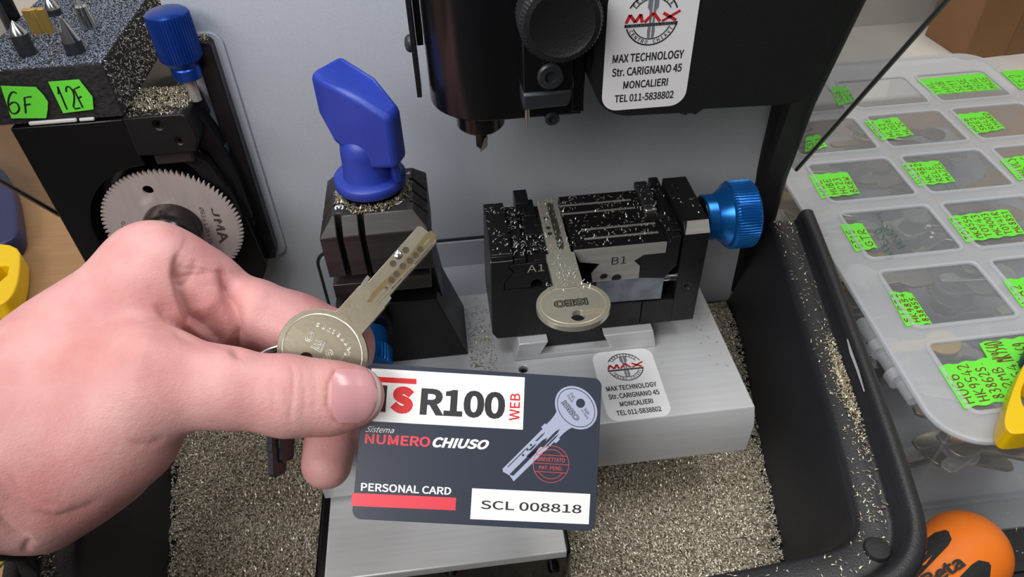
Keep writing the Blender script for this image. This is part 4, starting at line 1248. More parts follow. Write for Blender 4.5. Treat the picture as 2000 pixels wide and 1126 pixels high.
# relax a little
def relax(V, F, it, lam):
    e = np.concatenate([F[:, [0, 1]], F[:, [1, 2]], F[:, [2, 3]], F[:, [3, 0]]])
    for _ in range(it):
        s = np.zeros_like(V); c = np.zeros(len(V))
        np.add.at(s, e[:, 0], V[e[:, 1]]); np.add.at(s, e[:, 1], V[e[:, 0]])
        np.add.at(c, e[:, 0], 1); np.add.at(c, e[:, 1], 1)
        V = np.where(c[:, None] > 0, V + lam * (s / np.maximum(c, 1)[:, None] - V), V)
    return V
_used = np.unique(HF); _map = np.zeros(len(HV), int); _map[_used] = np.arange(len(_used)); HV, HF = HV[_used], _map[HF]
HV = relax(HV, HF, 3, 0.6)
def vnorm(V, F):
    n = np.cross(V[F[:, 2]] - V[F[:, 0]], V[F[:, 3]] - V[F[:, 1]])
    N = np.zeros_like(V)
    for k in range(4):
        np.add.at(N, F[:, k], n)
    return N / (np.linalg.norm(N, axis=1, keepdims=True) + 1e-9)
HN = vnorm(HV, HF)
if (HN * (HV - HV.mean(0))).sum() < 0:
    HF = HF[:, ::-1]; HN = -HN
# creases and folds of the skin: (points px, width px, depth mm, depth range of the surface)
# (points px, width px on the left of travel, width px on the right, depth mm)
CREASE = [
    ([(566, 702), (574, 730), (572, 770), (566, 815), (572, 838)], 5, 5, 0.45), ([(586, 708), (594, 740), (596, 785), (590, 820)], 6, 6, 0.25),
    ([(540, 714), (533, 750), (535, 795), (545, 830)], 6, 6, 0.22), ([(556, 745), (562, 775), (558, 800)], 4, 4, 0.25), ([(612, 712), (618, 760), (612, 815)], 7, 7, 0.15),
    ([(350, 492), (343, 512), (342, 535), (352, 575), (372, 625), (436, 676)], 50, 6, 4.6), ([(345, 552), (362, 560), (380, 540)], 6, 6, 0.4),
    ([(432, 520), (446, 562), (454, 604), (459, 645), (463, 700)], 15, 10, 4.2), ([(380, 502), (383, 525), (370, 548)], 6, 6, 0.35), ([(300, 590), (330, 628), (352, 652), (392, 668)], 18, 8, 1.4),
    ([(392, 560), (420, 555), (444, 560)], 6, 6, 0.25), ([(385, 575), (392, 620), (410, 650)], 12, 12, 0.6),
    ([(-20, 925), (25, 975), (60, 1000), (110, 1008), (160, 992), (200, 968)], 9, 22, 0.9), ([(10, 905), (40, 955), (85, 982), (130, 985)], 8, 8, 0.35), ([(-10, 1005), (30, 1035), (60, 1046)], 8, 10, 0.9),
    ([(250, 862), (290, 868), (325, 852)], 8, 8, 0.4), ([(64, 1046), (52, 1062), (48, 1078)], 7, 7, 0.8), ([(690, 716), (656, 724), (643, 750), (641, 792), (655, 822), (690, 830)], 5, 5, 0.9),
]
c = HV
HX = CX + FPX * c[:, 0] / c[:, 2]
HY = CY - FPX * c[:, 1] / c[:, 2]
face = -HN[:, 2]
for pts, wl_, wr_, dp in CREASE:
    best = np.full(len(HV), 1e9)
    side = np.zeros(len(HV))
    along = np.zeros(len(HV))
    seg = [math.hypot(b[0] - a[0], b[1] - a[1]) for a, b in zip(pts[:-1], pts[1:])]
    run = 0.0
    for (x0, y0), (x1, y1) in zip(pts[:-1], pts[1:]):
        dx, dy = x1 - x0, y1 - y0
        t = np.clip(((HX - x0) * dx + (HY - y0) * dy) / (dx * dx + dy * dy), 0, 1)
        d_ = np.hypot(HX - x0 - t * dx, HY - y0 - t * dy)
        s_ = (HX - x0) * dy - (HY - y0) * dx
        side = np.where(d_ < best, s_, side)
        L_ = math.hypot(dx, dy)
        along = np.where(d_ < best, (run + t * L_) / sum(seg), along)
        run += L_
        best = np.minimum(best, d_)
    wgt = dp * np.exp(-np.abs(best / np.where(side > 0, wl_, wr_)) ** 1.6) * np.clip(face * 2, 0, 1) * np.clip(np.minimum(along, 1 - along) / 0.25 + 0.08, 0, 1)
    HV = HV - HN * wgt[:, None]
# knuckle and tendon swellings
for (x, y, w, a) in ((272, 672, 42, 1.6), (325, 455, 60, 0.8), (520, 600, 60, 1.0), (410, 600, 34, 1.2), (250, 560, 60, 0.6), (90, 1040, 60, 1.0), (180, 900, 90, 1.5)):
    HV = HV + HN * (a * np.exp(-((HX - x) ** 2 + (HY - y) ** 2) / w ** 2) * np.clip(face * 2, 0, 1))[:, None]
HVW = CAM + HV @ CM
person = thing('person', 'left hand and wrist of a person pinching a card and key, bare skin', 'person', HVW.mean(0))

def skin_mat():
    m = bpy.data.materials.new('skin')
    m.use_nodes = True
    nt = m.node_tree
    b = nt.nodes['Principled BSDF']
    b.inputs['Roughness'].default_value = 0.48
    b.inputs['Specular IOR Level'].default_value = 0.4
    b.inputs['Subsurface Weight'].default_value = 0.25
    b.inputs['Subsurface Radius'].default_value = (1.0, 0.35, 0.22)
    b.inputs['Subsurface Scale'].default_value = 0.003
    t = nt.nodes.new('ShaderNodeTexCoord')
    n = nt.nodes.new('ShaderNodeTexNoise'); n.inputs['Scale'].default_value = 45; n.inputs['Detail'].default_value = 5
    nt.links.new(t.outputs['Object'], n.inputs[0])
    r = nt.nodes.new('ShaderNodeValToRGB')
    r.color_ramp.elements[0].position = 0.32; r.color_ramp.elements[0].color = rgb(206, 142, 138)
    r.color_ramp.elements[1].position = 0.68; r.color_ramp.elements[1].color = rgb(222, 170, 165)
    nt.links.new(n.outputs[0], r.inputs[0])
    nt.links.new(r.outputs[0], b.inputs['Base Color'])
    v = nt.nodes.new('ShaderNodeTexVoronoi'); v.inputs['Scale'].default_value = 900; v.feature = 'DISTANCE_TO_EDGE'
    mp = nt.nodes.new('ShaderNodeMapping'); mp.inputs['Scale'].default_value = (0.8, 1.3, 1.0); mp.inputs['Rotation'].default_value = (0.3, 0.2, 0.6)
    nt.links.new(t.outputs['Object'], mp.inputs[0]); nt.links.new(mp.outputs[0], v.inputs[0])
    n2 = nt.nodes.new('ShaderNodeTexNoise'); n2.inputs['Scale'].default_value = 500; n2.inputs['Detail'].default_value = 4
    nt.links.new(t.outputs['Object'], n2.inputs[0])
    n3 = nt.nodes.new('ShaderNodeTexNoise'); n3.inputs['Scale'].default_value = 420; n3.inputs['Detail'].default_value = 2
    mp3 = nt.nodes.new('ShaderNodeMapping'); mp3.inputs['Scale'].default_value = (1.0, 0.22, 1.0); mp3.inputs['Rotation'].default_value = (0.4, 0.2, -0.7)
    nt.links.new(t.outputs['Object'], mp3.inputs[0]); nt.links.new(mp3.outputs[0], n3.inputs[0])
    ad3 = nt.nodes.new('ShaderNodeMath'); ad3.operation = 'MULTIPLY_ADD'; ad3.inputs[1].default_value = 1.1
    ad = nt.nodes.new('ShaderNodeMath'); ad.operation = 'MULTIPLY_ADD'; ad.inputs[1].default_value = 0.8
    nt.links.new(v.outputs[0], ad.inputs[0]); nt.links.new(n2.outputs[0], ad.inputs[2])
    bp = nt.nodes.new('ShaderNodeBump'); bp.inputs['Strength'].default_value = 0.3; bp.inputs['Distance'].default_value = 0.0004
    nt.links.new(n3.outputs[0], ad3.inputs[0]); nt.links.new(ad.outputs[0], ad3.inputs[2]); nt.links.new(ad3.outputs[0], bp.inputs['Height']); nt.links.new(bp.outputs[0], b.inputs['Normal'])
    return m
M['skin'] = skin_mat()
M['nail'] = mat('thumb_nail_pink', rgb(218, 158, 162), 0.18, spec=0.6, sss=0.1)
M['nail_edge'] = mat('nail_free_edge', rgb(236, 214, 200), 0.3)
mb = MB(); mb.v = [tuple(p) for p in HVW]; mb.f = [tuple(q) for q in HF]
hand = mb.build('hand', M['skin'], person, angle=180)

# thumb nail: a thin curved plate lying on the thumb tip
def hit(px, py):
    d = np.array([(px - CX) / FPX, -(py - CY) / FPX, 1.0])
    z = 215.0
    for _ in range(60):
        f_ = float(field((d * z)[None].astype(np.float32))[0])
        z += f_ * 0.8
        if abs(f_) < 0.02:
            break
    return z
def nail_patch(name, m, rows, rise, parent):
    """rows: list of (x at left, x at right, y) strips across the nail"""
    V = []; nu = 14
    for (x0, x1, y) in rows:
        for i in range(nu + 1):
            u = i / nu
            px = x0 + (x1 - x0) * u
            z = hit(px, y) - rise(u, y)
            V.append(CAM + CM.T @ np.array([(px - CX) * z / FPX, -(y - CY) * z / FPX, z]))
    F = [(r * (nu + 1) + i, r * (nu + 1) + i + 1, (r + 1) * (nu + 1) + i + 1, (r + 1) * (nu + 1) + i) for r in range(len(rows) - 1) for i in range(nu)]
    back = [p - pc.n * 0.6 for p in V]
    nV = len(V)
    F2 = [tuple(k + nV for k in q[::-1]) for q in F]
    nr_ = len(rows); w_ = nu + 1
    rim = [r * w_ for r in range(nr_)] + [(nr_ - 1) * w_ + i for i in range(1, w_)] + [r * w_ + nu for r in range(nr_ - 2, -1, -1)] + [i for i in range(nu - 1, 0, -1)]
    F3 = [(rim[i], rim[(i + 1) % len(rim)], rim[(i + 1) % len(rim)] + nV, rim[i] + nV) for i in range(len(rim))]
    mb = MB().add(V + back, F + F2 + F3)
    return mb.build(name, m, parent, angle=50)
rows = []
for k in range(13):
    v_ = k / 12
    y = 720 + 105 * v_
    e = abs(v_ - 0.47) / 0.53
    rows.append((647 + 14 * e ** 2.4, 737 - 26 * e ** 2.6, y))
nl = nail_patch('thumb_nail', M['nail'], rows, lambda u, y: 0.45 + 0.25 * u, person)
rows2 = [(b - 1.5, b + 7.5 - 4 * (abs(i / 12 - 0.47) / 0.53) ** 2, y) for i, (a, b, y) in enumerate(rows)]
nail_patch('nail_tip', M['nail_edge'], rows2, lambda u, y: 0.55 - 0.25 * u, nl)

# watch strap at the wrist, only its corner shows
wa = thing('wristwatch', 'dark watch strap with gold buckle edge at the wrist in the lower corner', 'wristwatch', from_cam(camspace(-20, 1110, 236)))
pts = [from_cam(camspace(x, y, d)) for x, y, d in ((70, 1180, 262), (52, 1100, 250), (20, 1076, 238), (-40, 1072, 226), (-110, 1090, 214))]
MB().tube(pts, 5.5, 10, flat=0.35, nrm=CM.T @ np.array([0.5, 0.85, 0])).build('watch_strap', M['black_rubber'], wa, angle=60)
a = [from_cam(camspace(x, y, 233)) for x, y in ((-8, 1082), (12, 1074), (22, 1088), (-2, 1112), (-20, 1120))]
mb = MB().add([p for p in a] + [p - ray(1000, 563) * 2 for p in a], [(0, 1, 2, 3, 4), (9, 8, 7, 6, 5)] + [(i, (i + 1) % 5, (i + 1) % 5 + 5, i + 5) for i in range(5)])
mb.build('buckle', M['brass'], wa, bevel=0.4)
# ------------------------------------------------------------------ foam block with cutters on the saw unit
def rough_box(name, x0, x1, y0, y1, z0, z1, n, amp, m, parent):
    mb = MB()
    def sheet(fn, nu, nv):
        vs = [fn(i / nu, j / nv) for i in range(nu + 1) for j in range(nv + 1)]
        mb.add(vs, [(i * (nv + 1) + j, (i + 1) * (nv + 1) + j, (i + 1) * (nv + 1) + j + 1, i * (nv + 1) + j + 1) for i in range(nu) for j in range(nv)])
    X = lambda t: x0 + (x1 - x0) * t
    Y = lambda t: y0 + (y1 - y0) * t
    Z = lambda t: z0 + (z1 - z0) * t
    sheet(lambda a, b: (X(a), Y(b), z1), n, int(n * 1.6)); sheet(lambda a, b: (X(a), y0, Z(b)), n, n // 2)
    sheet(lambda a, b: (x1, Y(a), Z(b)), int(n * 1.6), n // 2); sheet(lambda a, b: (x0, Y(a), Z(b)), int(n * 1.6), n // 2)
    sheet(lambda a, b: (X(a), Y(b), z0), 2, 2); sheet(lambda a, b: (X(a), y1, Z(b)), 2, 2)
    out = []
    for (x, y, z) in mb.v:
        v = Vector((x, y, z))
        d = noise.noise_vector(v * 0.55) * amp + noise.noise_vector(v * 1.4) * amp * 0.6
        out.append((x + d.x, y + d.y, z + (d.z if z > z0 + 0.1 else 0)))
    mb.v = out
    return mb.build(name, m, parent, angle=180)
FZ = 127.0
foam = thing('foam_block', 'dark grey foam block holding cutters, with green tags 6F and 12F on its front', 'foam block', (-158, 320, 104))
rough_box('foam', -186, -133.8, 286.5, 372, 104.6, FZ, 60, 0.45, M['foam'], foam)
pff = Plane((0, 285.6, 0), (1, 0, 0), (0, 0, 1))
def fq(*pp):
    return [pff.lp(a * 0.2131, b * 0.2131) for a, b in pp]
for word, poly, quads in (('6F', ((8, 785), (330, 797), (400, 870), (440, 930), (438, 1000), (425, 1080), (105, 1082)), (('6', ((60, 1045), (215, 1040), (190, 830), (40, 835))), ('F', ((215, 1035), (320, 1030), (305, 880), (195, 890))))),
                          ('12F', ((443, 748), (725, 727), (790, 810), (848, 885), (858, 1000), (580, 1035)), (('1', ((580, 1000), (655, 1000), (560, 780), (500, 800))), ('2', ((655, 1000), (760, 990), (680, 785), (570, 790))), ('F', ((750, 985), (800, 980), (745, 785), (650, 820)))))):
    mb = MB(); pff.slab(mb, fq(*poly), 0, 0.2)
    tg = mb.build('paper_tag', M['green'], foam, label='green tag reading ' + word)
    for ch, q in quads:
        handwrite(ch, pff, fq(*q), M['ink'], tg, 0.36, lift=0.25)
MB().box(-171, -152, 284.9, 286.4, 104, 105.6).box(-151, -145, 284.9, 286.4, 104, 105.4).build('glue_strip', M['putty'], foam, bevel=0.5)
def cutter_bit(base_px, tip_px, r, cone, label, m='carbide', needle=0):
    b = on(base_px[0], base_px[1], 2, FZ)
    zt = on(tip_px[0], tip_px[1], 1, b[1])[2]
    h = zt - FZ
    t = thing('engraving_cutter', label, 'cutter', b)
    if h - cone > 0.5:
        MB().lathe(b - np.array([0, 0, 8]), (0, 0, 1), [(r * 0.96, 0), (r, 1), (r, 8 + h - cone)], 28).build('shank', M['dark_grey_metal'] if m == 'carbide' else M[m], t, angle=30)
    MB().lathe(b + np.array([0, 0, max(0.0, h - cone) - (0 if h > cone else 2)]), (0, 0, 1), [(r, 0), (r * 0.98, 0.3), (0.5 + needle * 0.2, cone), (0.1, cone + 0.4)] + ([] if not needle else []), 28).build('cone_tip', M['chrome'], t, angle=25)
    if needle:
        MB().lathe(b + np.array([0, 0, h - 1]), (0, 0, 1), [(0.9, 0), (0.8, needle), (0.2, needle + 1)], 12).build('needle_point', M['steel'], t)
    return t
cutter_bit((57, 108), (20, 42), 3.4, 5.0, 'steel cutter with a short cone tip, standing nearest the 6F tag in the foam')
cutter_bit((150, 104), (124, 33), 3.6, 9.5, 'steel cutter with a long cone tip, standing nearest the 12F tag in the foam')
cutter_bit((108, 30), (90, -10), 3.2, 6.0, 'steel cutter with cone tip standing behind the brass key stub in the foam')
cutter_bit((176, 56), (162, 12), 3.4, 9.0, 'steel cutter with a cone and thin needle point, sunk deepest in the foam', needle=9)
b = on(88, 66, 2, FZ)
zt = on(50, 18, 1, b[1])[2]
bt = thing('key_stub', 'gold brass key blade stub stuck upright in the foam between the cutters', 'key', b)
MB().xy([(b[0] - 4.6, b[1] - 1.3), (b[0] - 0.8, b[1] - 1.3), (b[0] - 0.2, b[1] - 0.5), (b[0] + 1.2, b[1] - 0.5), (b[0] + 1.8, b[1] - 1.3), (b[0] + 4.2, b[1] - 1.2), (b[0] + 4.2, b[1] + 1.4), (b[0] - 4.6, b[1] + 1.4)], FZ - 6, zt).build('blade', M['brass'], bt, bevel=0.3)
pr = on(20, 45, 2, FZ)
o = MB().cyl((pr[0] - 2, pr[1] + 6, FZ - 6), (0, 0, 1), 4.0, 38, 24).build('rod', M['gloss_black'], base=(pr[0] - 2, pr[1] + 6, FZ), bevel=0.5)
o['label'] = 'plain black rod standing in the foam corner behind the cutters'; o['category'] = 'rod'

# ------------------------------------------------------------------ organizer box
def bx(a, b, z):
    return (189 + a * 0.9999 + b * 0.055, 151 + a * 0.005 + b * 0.9985, z)
class BoxPlane(Plane):
    pass
pl_lid = BoxPlane(bx(0, 0, 1.0), (0.99998, 0.005, 0), (0, 1, 0))
def ab(px, py, z=1.0):
    q = on(px, py, 2, z)
    b = (q[1] - 151 - 0.005 * (q[0] - 189)) / (0.9985 - 0.005 * 0.055)
    return (q[0] - 189 - 0.055 * b, b)
org = thing('organizer_box', 'clear plastic organizer box with hinged lid, full of key blanks under green tags', 'organizer box', bx(110, 170, -70))
LA, LB, TOP = 206.0, 338.0, 0.0
def bprism(mb, poly, z0, z1):
    return mb.prism(poly, lambda p, q, a: bx(p, q, a), z0, z1)
mb = bprism(MB(), rrect(0, LA, 0, LB, 20, 8), -1.2, 0.2)
cut = MB()
CA, CB, PA, PB = 18.0, 14.0, 60.5, 50.7
cells = [(k, j) for j in range(6) for k in range(3)]
for (k, j) in cells:
    a0, b0 = CA + k * PA, CB + j * PB
    bprism(cut, rrect(a0, a0 + 53, b0, b0 + 41, 4, 5), -4, 3)
lid = mb.build('lid', M['box_edge'], org, angle=40, cut=[cut])
for (k, j) in cells:
    a0, b0 = CA + k * PA, CB + j * PB
    bprism(MB(), rrect(a0 - 0.1, a0 + 53.1, b0 - 0.1, b0 + 41.1, 4, 5), -1.0, -0.2).build('cell_window', M['box_plastic'], lid)
mb = MB()
ol = rrect(0.6, LA - 0.6, 0.6, LB - 0.6, 20, 8)
mb.tube([bx(p, q, -1.0) for p, q in ol], 1.5, 8, closed=True, nrm=(0, 0, 1))
mb.build('lid_rim', M['box_edge'], lid)
for (k, j) in cells:
    a0, b0 = CA + k * PA, CB + j * PB
    mb = MB()
    mb.tube([bx(p, q, 0.5) for p, q in rrect(a0, a0 + 53, b0, b0 + 41, 4, 5)], 1.15, 8, closed=True, flat=0.8, nrm=(0, 0, 1))
    mb.build('cell_ridge', M['box_edge'], lid)
# body
mb = MB()
def wallb(a0, a1, b0, b1, z0, z1):
    bprism(mb, [(a0, b0), (a1, b0), (a1, b1), (a0, b1)], z0, z1)
wallb(8, 9.6, 10, LB - 10, -66, -2); wallb(LA - 9.6, LA - 8, 10, LB - 10, -66, -2)
wallb(8, LA - 8, 8.4, 10, -66, -2); wallb(8, LA - 8, LB - 10, LB - 8.4, -66, -2)
wallb(8, LA - 8, 8.4, LB - 8.4, -68, -66)
mb.build('tub', M['box_plastic'], org)
mb = MB()
for k in (1, 2):
    wallb(CA + k * PA - 4, CA + k * PA - 3, 10, LB - 10, -66, -4)
for j in range(1, 6):
    wallb(9.6, LA - 9.6, CB + j * PB - 5.4, CB + j * PB - 4.4, -66, -4)
mb.build('divider', M['box_plastic'], org)
mb = MB()
bprism(mb, [(5, -5), (LA + 4, -5), (LA + 4, LB + 4), (5, LB + 4)], -69.9, -68.2)
mb.build('foot_tray', M['box_edge'], org)
mb = MB()
for p0, p1 in (((1683, 628), (1712, 672)), ((1722, 690), (1752, 735)), ((1758, 742), (1786, 782))):
    q0, q1 = on(p0[0], p0[1], 2, -9), on(p1[0], p1[1], 2, -9)
    mb.cyl(q0, q1 - q0, 3.2, float(np.linalg.norm(q1 - q0)), 18)
mb.build('hinge_pin', M['box_edge'], org)
mb = MB()
for p0, p1 in (((1712, 672), (1722, 690)), ((1744, 728), (1756, 745))):
    q0, q1 = on(p0[0], p0[1], 2, -7), on(p1[0], p1[1], 2, -7)
    mb.cyl(q0, q1 - q0, 4.6, float(np.linalg.norm(q1 - q0)), 18)
mb.build('hinge_knuckle', M['box_edge'], org)
# green tags on the lid with their handwriting
TAGS = [
    ([(1580, 340), (1655, 334), (1680, 376), (1605, 385)], ['HUL', 'HUBE', 'HC23', 'BKBW']),
    ([(1761, 318), (1834, 312), (1867, 353), (1795, 361)], ['HAL52', 'HK9B2', 'RELE', 'MAZEL']),
    ([(1641, 437), (1684, 434), (1714, 482), (1672, 489)], ['GT15', 'GTR']),
    ([(1851, 422), (1968, 407), (2003, 455), (1888, 471)], ['TOY47', 'MK8554', 'TOY43', 'MK9003', 'TOY41R', 'MK8851']),
    ([(1735, 568), (1781, 570), (1821, 630), (1770, 635)], ['SIP22', 'HK9854', '83895S.']),
    ([(1958, 545), (2015, 540), (2045, 590), (1996, 597)], ['VA2', 'VAH']),
    ([(1832, 714), (1975, 690), (2030, 770), (1884, 796)], ['HU66', 'HK9542', '83862S.', 'M2MB', '4Z64']),
    ([(1912, 668), (2010, 655), (2040, 697), (1938, 712)], ['MK9540', '2L69']),
    ([(1688, 236), (1752, 228), (1785, 262), (1722, 273)], ['TN0NC', 'HL52', 'PICENE', 'HL2C']),
    ([(1866, 223), (1928, 217), (1964, 250), (1903, 261)], ['HU56', 'SKE2', 'RELE', 'YHARD']),
    ([(1790, 155), (1920, 142), (1955, 173), (1826, 184)], ['YAL', 'HNB', 'SZ11', 'ABSE', 'ZENL', 'MASE']),
    ([(1954, 139), (2015, 134), (2048, 166), (1992, 173)], ['TE2', 'VR91']),
    ([(1953, 311), (2015, 300), (2050, 340), (1990, 351)], ['HALUCS', 'MTA16']),
    ([(1620, 170), (1652, 168), (1672, 196), (1638, 206)], ['AGB', 'CE1']),
    ([(1574, 268), (1600, 262), (1616, 286), (1572, 296)], ['CS7', 'IE1']),
]
def taglab(i):
    return 'green tag reading ' + TAGS[i][1][0]
for i, (px, rows_) in enumerate(TAGS):
    q = [ab(x, y) for x, y in px]                     # tl, tr, br, bl in box coordinates
    tl_, tr_, br_, bl_ = [np.array(p) for p in q]
    nstrip = max(2, round(float(np.linalg.norm(tr_ - tl_)) / 9.0))
    top = [tl_ + (tr_ - tl_) * t + np.array([0, 1.0]) * (0.9 * math.sin(math.pi * nstrip * t) ** 2 - 0.4) for t in np.linspace(0, 1, 8 * nstrip + 1)]
    bot_ = [br_ + (bl_ - br_) * t + np.array([0, 1.0]) * (0.9 * math.sin(math.pi * nstrip * t + 0.5) ** 2 - 0.4) for t in np.linspace(0, 1, 8 * nstrip + 1)]
    poly = [tuple(p) for p in top + bot_]
    zt_ = 0.25 + 0.03 * i
    mb = bprism(MB(), poly, zt_, zt_ + 0.25)
    tg = mb.build('paper_tag', M['green'], org, label=taglab(i))
    class TP:
        n = np.array([0, 0, 1.0])
        @staticmethod
        def P(a, b, c, z=zt_ + 0.25): return np.array(bx(a, b, z + c))
    nrow = len(rows_)
    for r, wd in enumerate(rows_):
        u0, u1 = (r + 0.16) / nrow, (r + 0.86) / nrow
        lo0, lo1 = bl_ + (br_ - bl_) * u0, bl_ + (br_ - bl_) * u1
        hi0, hi1 = tl_ + (tr_ - tl_) * u0, tl_ + (tr_ - tl_) * u1
        big = 0.9 if len(wd) > 4 else 0.72
        s_ = 0.06
        # written from the near edge to the far edge, letters' tops towards the left
        quad = [lo1 + (hi1 - lo1) * s_, lo1 + (hi1 - lo1) * (s_ + big), lo0 + (hi0 - lo0) * (s_ + big), lo0 + (hi0 - lo0) * s_]
        handwrite(wd, TP, quad, M['brown_ink'], tg, 0.3, lift=0.05, rnd=rnd)
class TP2:
    n = np.array([0, 0, 1.0])
    @staticmethod
    def P(a, b, c): return np.array(bx(a, b, 0.4 + c))
for wd, pp in (('GIECO', ((1748, 500), (1720, 440), (1708, 448), (1735, 508))), ('R-M', ((1738, 448), (1722, 412), (1710, 414), (1724, 452))), ('HNR', ((1770, 478), (1742, 444), (1730, 450), (1758, 486)))):
    q = [ab(x, y) for x, y in pp]
    handwrite(wd, TP2, q, M['green_ink'], lid, 0.22, lift=0.05, rnd=rnd, name='pen_note')

# key blanks lying in the compartments, every one its own object
def blank_mesh(kind):
    mb = MB()
    w, L = (10, 42) if kind < 2 else (9, 36)
    hd2 = [(9.5 * math.cos(t) * (1.0 if kind != 1 else 0.85), 8.5 * math.sin(t)) for t in np.linspace(math.radians(-65), math.radians(245), 22)]
    if kind == 2:
        hd2 = [(8, -6), (9, -4), (9, 7), (7, 9), (-7, 9), (-9, 7), (-9, -4), (-8, -6)]
    pts = [(p, -q) for p, q in hd2]
    poly = [(p, q) for p, q in hd2] + [(-3.6, -10), (-3.6, -L + 12), (-2, -L + 9), (2.2, -L + 9), (3.8, -L + 12), (3.8, -10)]
    mb.xy(poly, 0, 2.2)
    return mb
protos = []
CELLTAG = {(0, 0): 'HU66', (0, 1): 'SIP22', (0, 2): 'GT15', (0, 3): 'HUL', (1, 3): 'HAL52', (1, 2): 'TOY47', (1, 1): 'VA2', (0, 4): 'CS7', (1, 4): 'TN0NC', (2, 4): 'HU56', (0, 5): 'AGB', (1, 5): 'YAL', (2, 5): 'TE2', (2, 3): 'HALUCS'}
blank_mats = [M['nickel'], M['nickel_bright'], M['brass'], M['steel']]
bm_cache = {}
for (k, j), tagname in CELLTAG.items():
    a0, b0 = CA + k * PA, CB + j * PB
    nb = 12 if k < 2 else 7
    for i in range(nb):
        kd_ = rnd.choice((0, 0, 1, 2))
        mi = rnd.choice((0, 0, 1, 2, 3))
        key = (kd_, mi)
        ang = rnd.uniform(-0.5, 0.5) + rnd.choice((math.pi / 2, -math.pi / 2))
        if key not in bm_cache:
            o = blank_mesh(kd_).build('key_blank', blank_mats[mi], base=(0, 0, 0), bevel=0.4)
            bm_cache[key] = o
        else:
            o = bm_cache[key].copy()
            COL.objects.link(o)
        sg = 1 if ang > 0 else -1
        p_ = bx(a0 + 26 + rnd.uniform(-10, 10) - sg * 8, b0 + 19 + rnd.uniform(-10, 10), -64.5 + i * 3.2 + rnd.uniform(0, 1))
        o.location = W(p_)
        o.rotation_euler = (rnd.uniform(-0.12, 0.12), rnd.uniform(-0.12, 0.12), ang)
        o['label'] = 'metal key blank in the compartment under the green tag reading ' + tagname
        o['category'] = 'key blank'
        o['group'] = 'key blanks under tag ' + tagname

# ------------------------------------------------------------------ tools and things around
def flat_tool(px_poly, z, z0, z1, m, name, parent, bevel, hole=None):
    pts = [tuple(on(x, y, 2, z)[:2]) for x, y in px_poly]
    cut = None
    if hole:
        hp_ = [tuple(on(x, y, 2, z)[:2]) for x, y in hole]
        cut = [MB().xy(hp_, z0 - 5, z1 + 5)]
    pts = [tuple(q) for q in chaikin(pts, 2, True)]
    return MB().xy(pts, z0, z1).build(name, m, parent, bevel=bevel, seg=4, cut=cut, angle=60)
yt = on(1990, 790, 2, 6)
pl2 = thing('pliers', 'yellow looped plier handle lying on the lid of the organizer box', 'pliers', (yt[0], yt[1], 1))
flat_tool([(2040, 690), (2000, 708), (1982, 742), (1966, 784), (1955, 820), (1953, 842), (1964, 857), (1982, 859), (2040, 850)], 8, 1.2, 12, M['yellow'], 'handle_loop', pl2, 4.2,
          hole=[(2003 + 17 * math.cos(t), 783 + 30 * math.sin(t)) for t in np.linspace(0, 2 * math.pi, 20)[:-1]])
flat_tool([(2040, 640), (2004, 672), (1998, 706), (2040, 692)], 8, 2, 11, M['navy'], 'grip', pl2, 3)
yt = on(15, 500, 2, -62)
pl3 = thing('pliers', 'plier handle with navy grip and yellow looped end on the wooden bench', 'pliers', (yt[0], yt[1], -70))
flat_tool([(-60, 300), (5, 332), (30, 365), (40, 420), (46, 486), (-60, 492)], -60, -69, -54, M['navy'], 'grip', pl3, 5)
flat_tool([(-60, 488), (46, 484), (46, 540), (38, 575), (24, 596), (8, 606), (-60, 602)], -60, -69, -55, M['yellow'], 'handle_loop', pl3, 4.5,
          hole=[(-34, 560), (-12, 540), (10, 528), (24, 530), (20, 548), (4, 562), (-20, 574)])

# screwdriver with orange handle
SR = 18.0
c0 = on(1884, 1080, 2, -70 + SR)
c1_ = on(1778, 1190, 2, -70 + SR)
ad = (c1_ - c0) / np.linalg.norm(c1_ - c0)
sd = thing('screwdriver', 'orange screwdriver handle with black grip strips and black lettering beside the tray', 'screwdriver', c0 + np.array([0, 0, -SR]))
prof_ = [(SR * math.sin(t), -SR * math.cos(t)) for t in np.linspace(0.02, math.pi / 2, 14)] + [(SR, 8), (SR * 0.97, 30), (SR * 0.9, 60), (SR * 0.7, 85), (SR * 0.75, 100)]
MB().lathe(c0, ad, prof_, 48).build('handle', M['orange'], sd, angle=60)
e1 = np.cross(ad, [0, 0, 1.0]); e1 /= np.linalg.norm(e1)
e2 = np.cross(e1, ad)
tv = -ray(1838, 1112); tv = tv - ad * (tv @ ad); tv /= np.linalg.norm(tv)
th0 = math.atan2(tv @ e2, tv @ e1)
for k in range(6):
    t0 = th0 + math.radians(60 * k + 27)
    rows3 = []
    for h_, wv in ((9, 0.04), (12, 0.2), (16, 0.24), (60, 0.24), (80, 0.25)):
        rr = (SR if h_ < 10 else SR * (1 - 0.0016 * h_)) + 0.35
        rows3.append([c0 + ad * h_ + (e1 * math.cos(t0 + wv * s) + e2 * math.sin(t0 + wv * s)) * rr for s in (-1, -0.33, 0.33, 1)])
    vs = [p for r in rows3 for p in r]
    fs = [(r * 4 + i, r * 4 + i + 1, r * 4 + i + 5, r * 4 + i + 4) for r in range(4) for i in range(3)]
    vs2 = [p - (p - c0 - ad * ((p - c0) @ ad)) * 0.06 for p in vs]
    nn = len(vs)
    MB().add(vs + vs2, fs + [tuple(i + nn for i in f[::-1]) for f in fs]).build('grip_strip', M['black_rubber'], sd)
psd = Plane(c0 + tv * (SR + 0.5), -ad, np.cross(tv, -ad))
text('Beta', psd, None, M['ink'], sd, lift=0.05, bold=0.03, quad=[psd.lp(*p) for p in ((1814, 1150), (1888, 1104), (1868, 1084), (1796, 1124))])

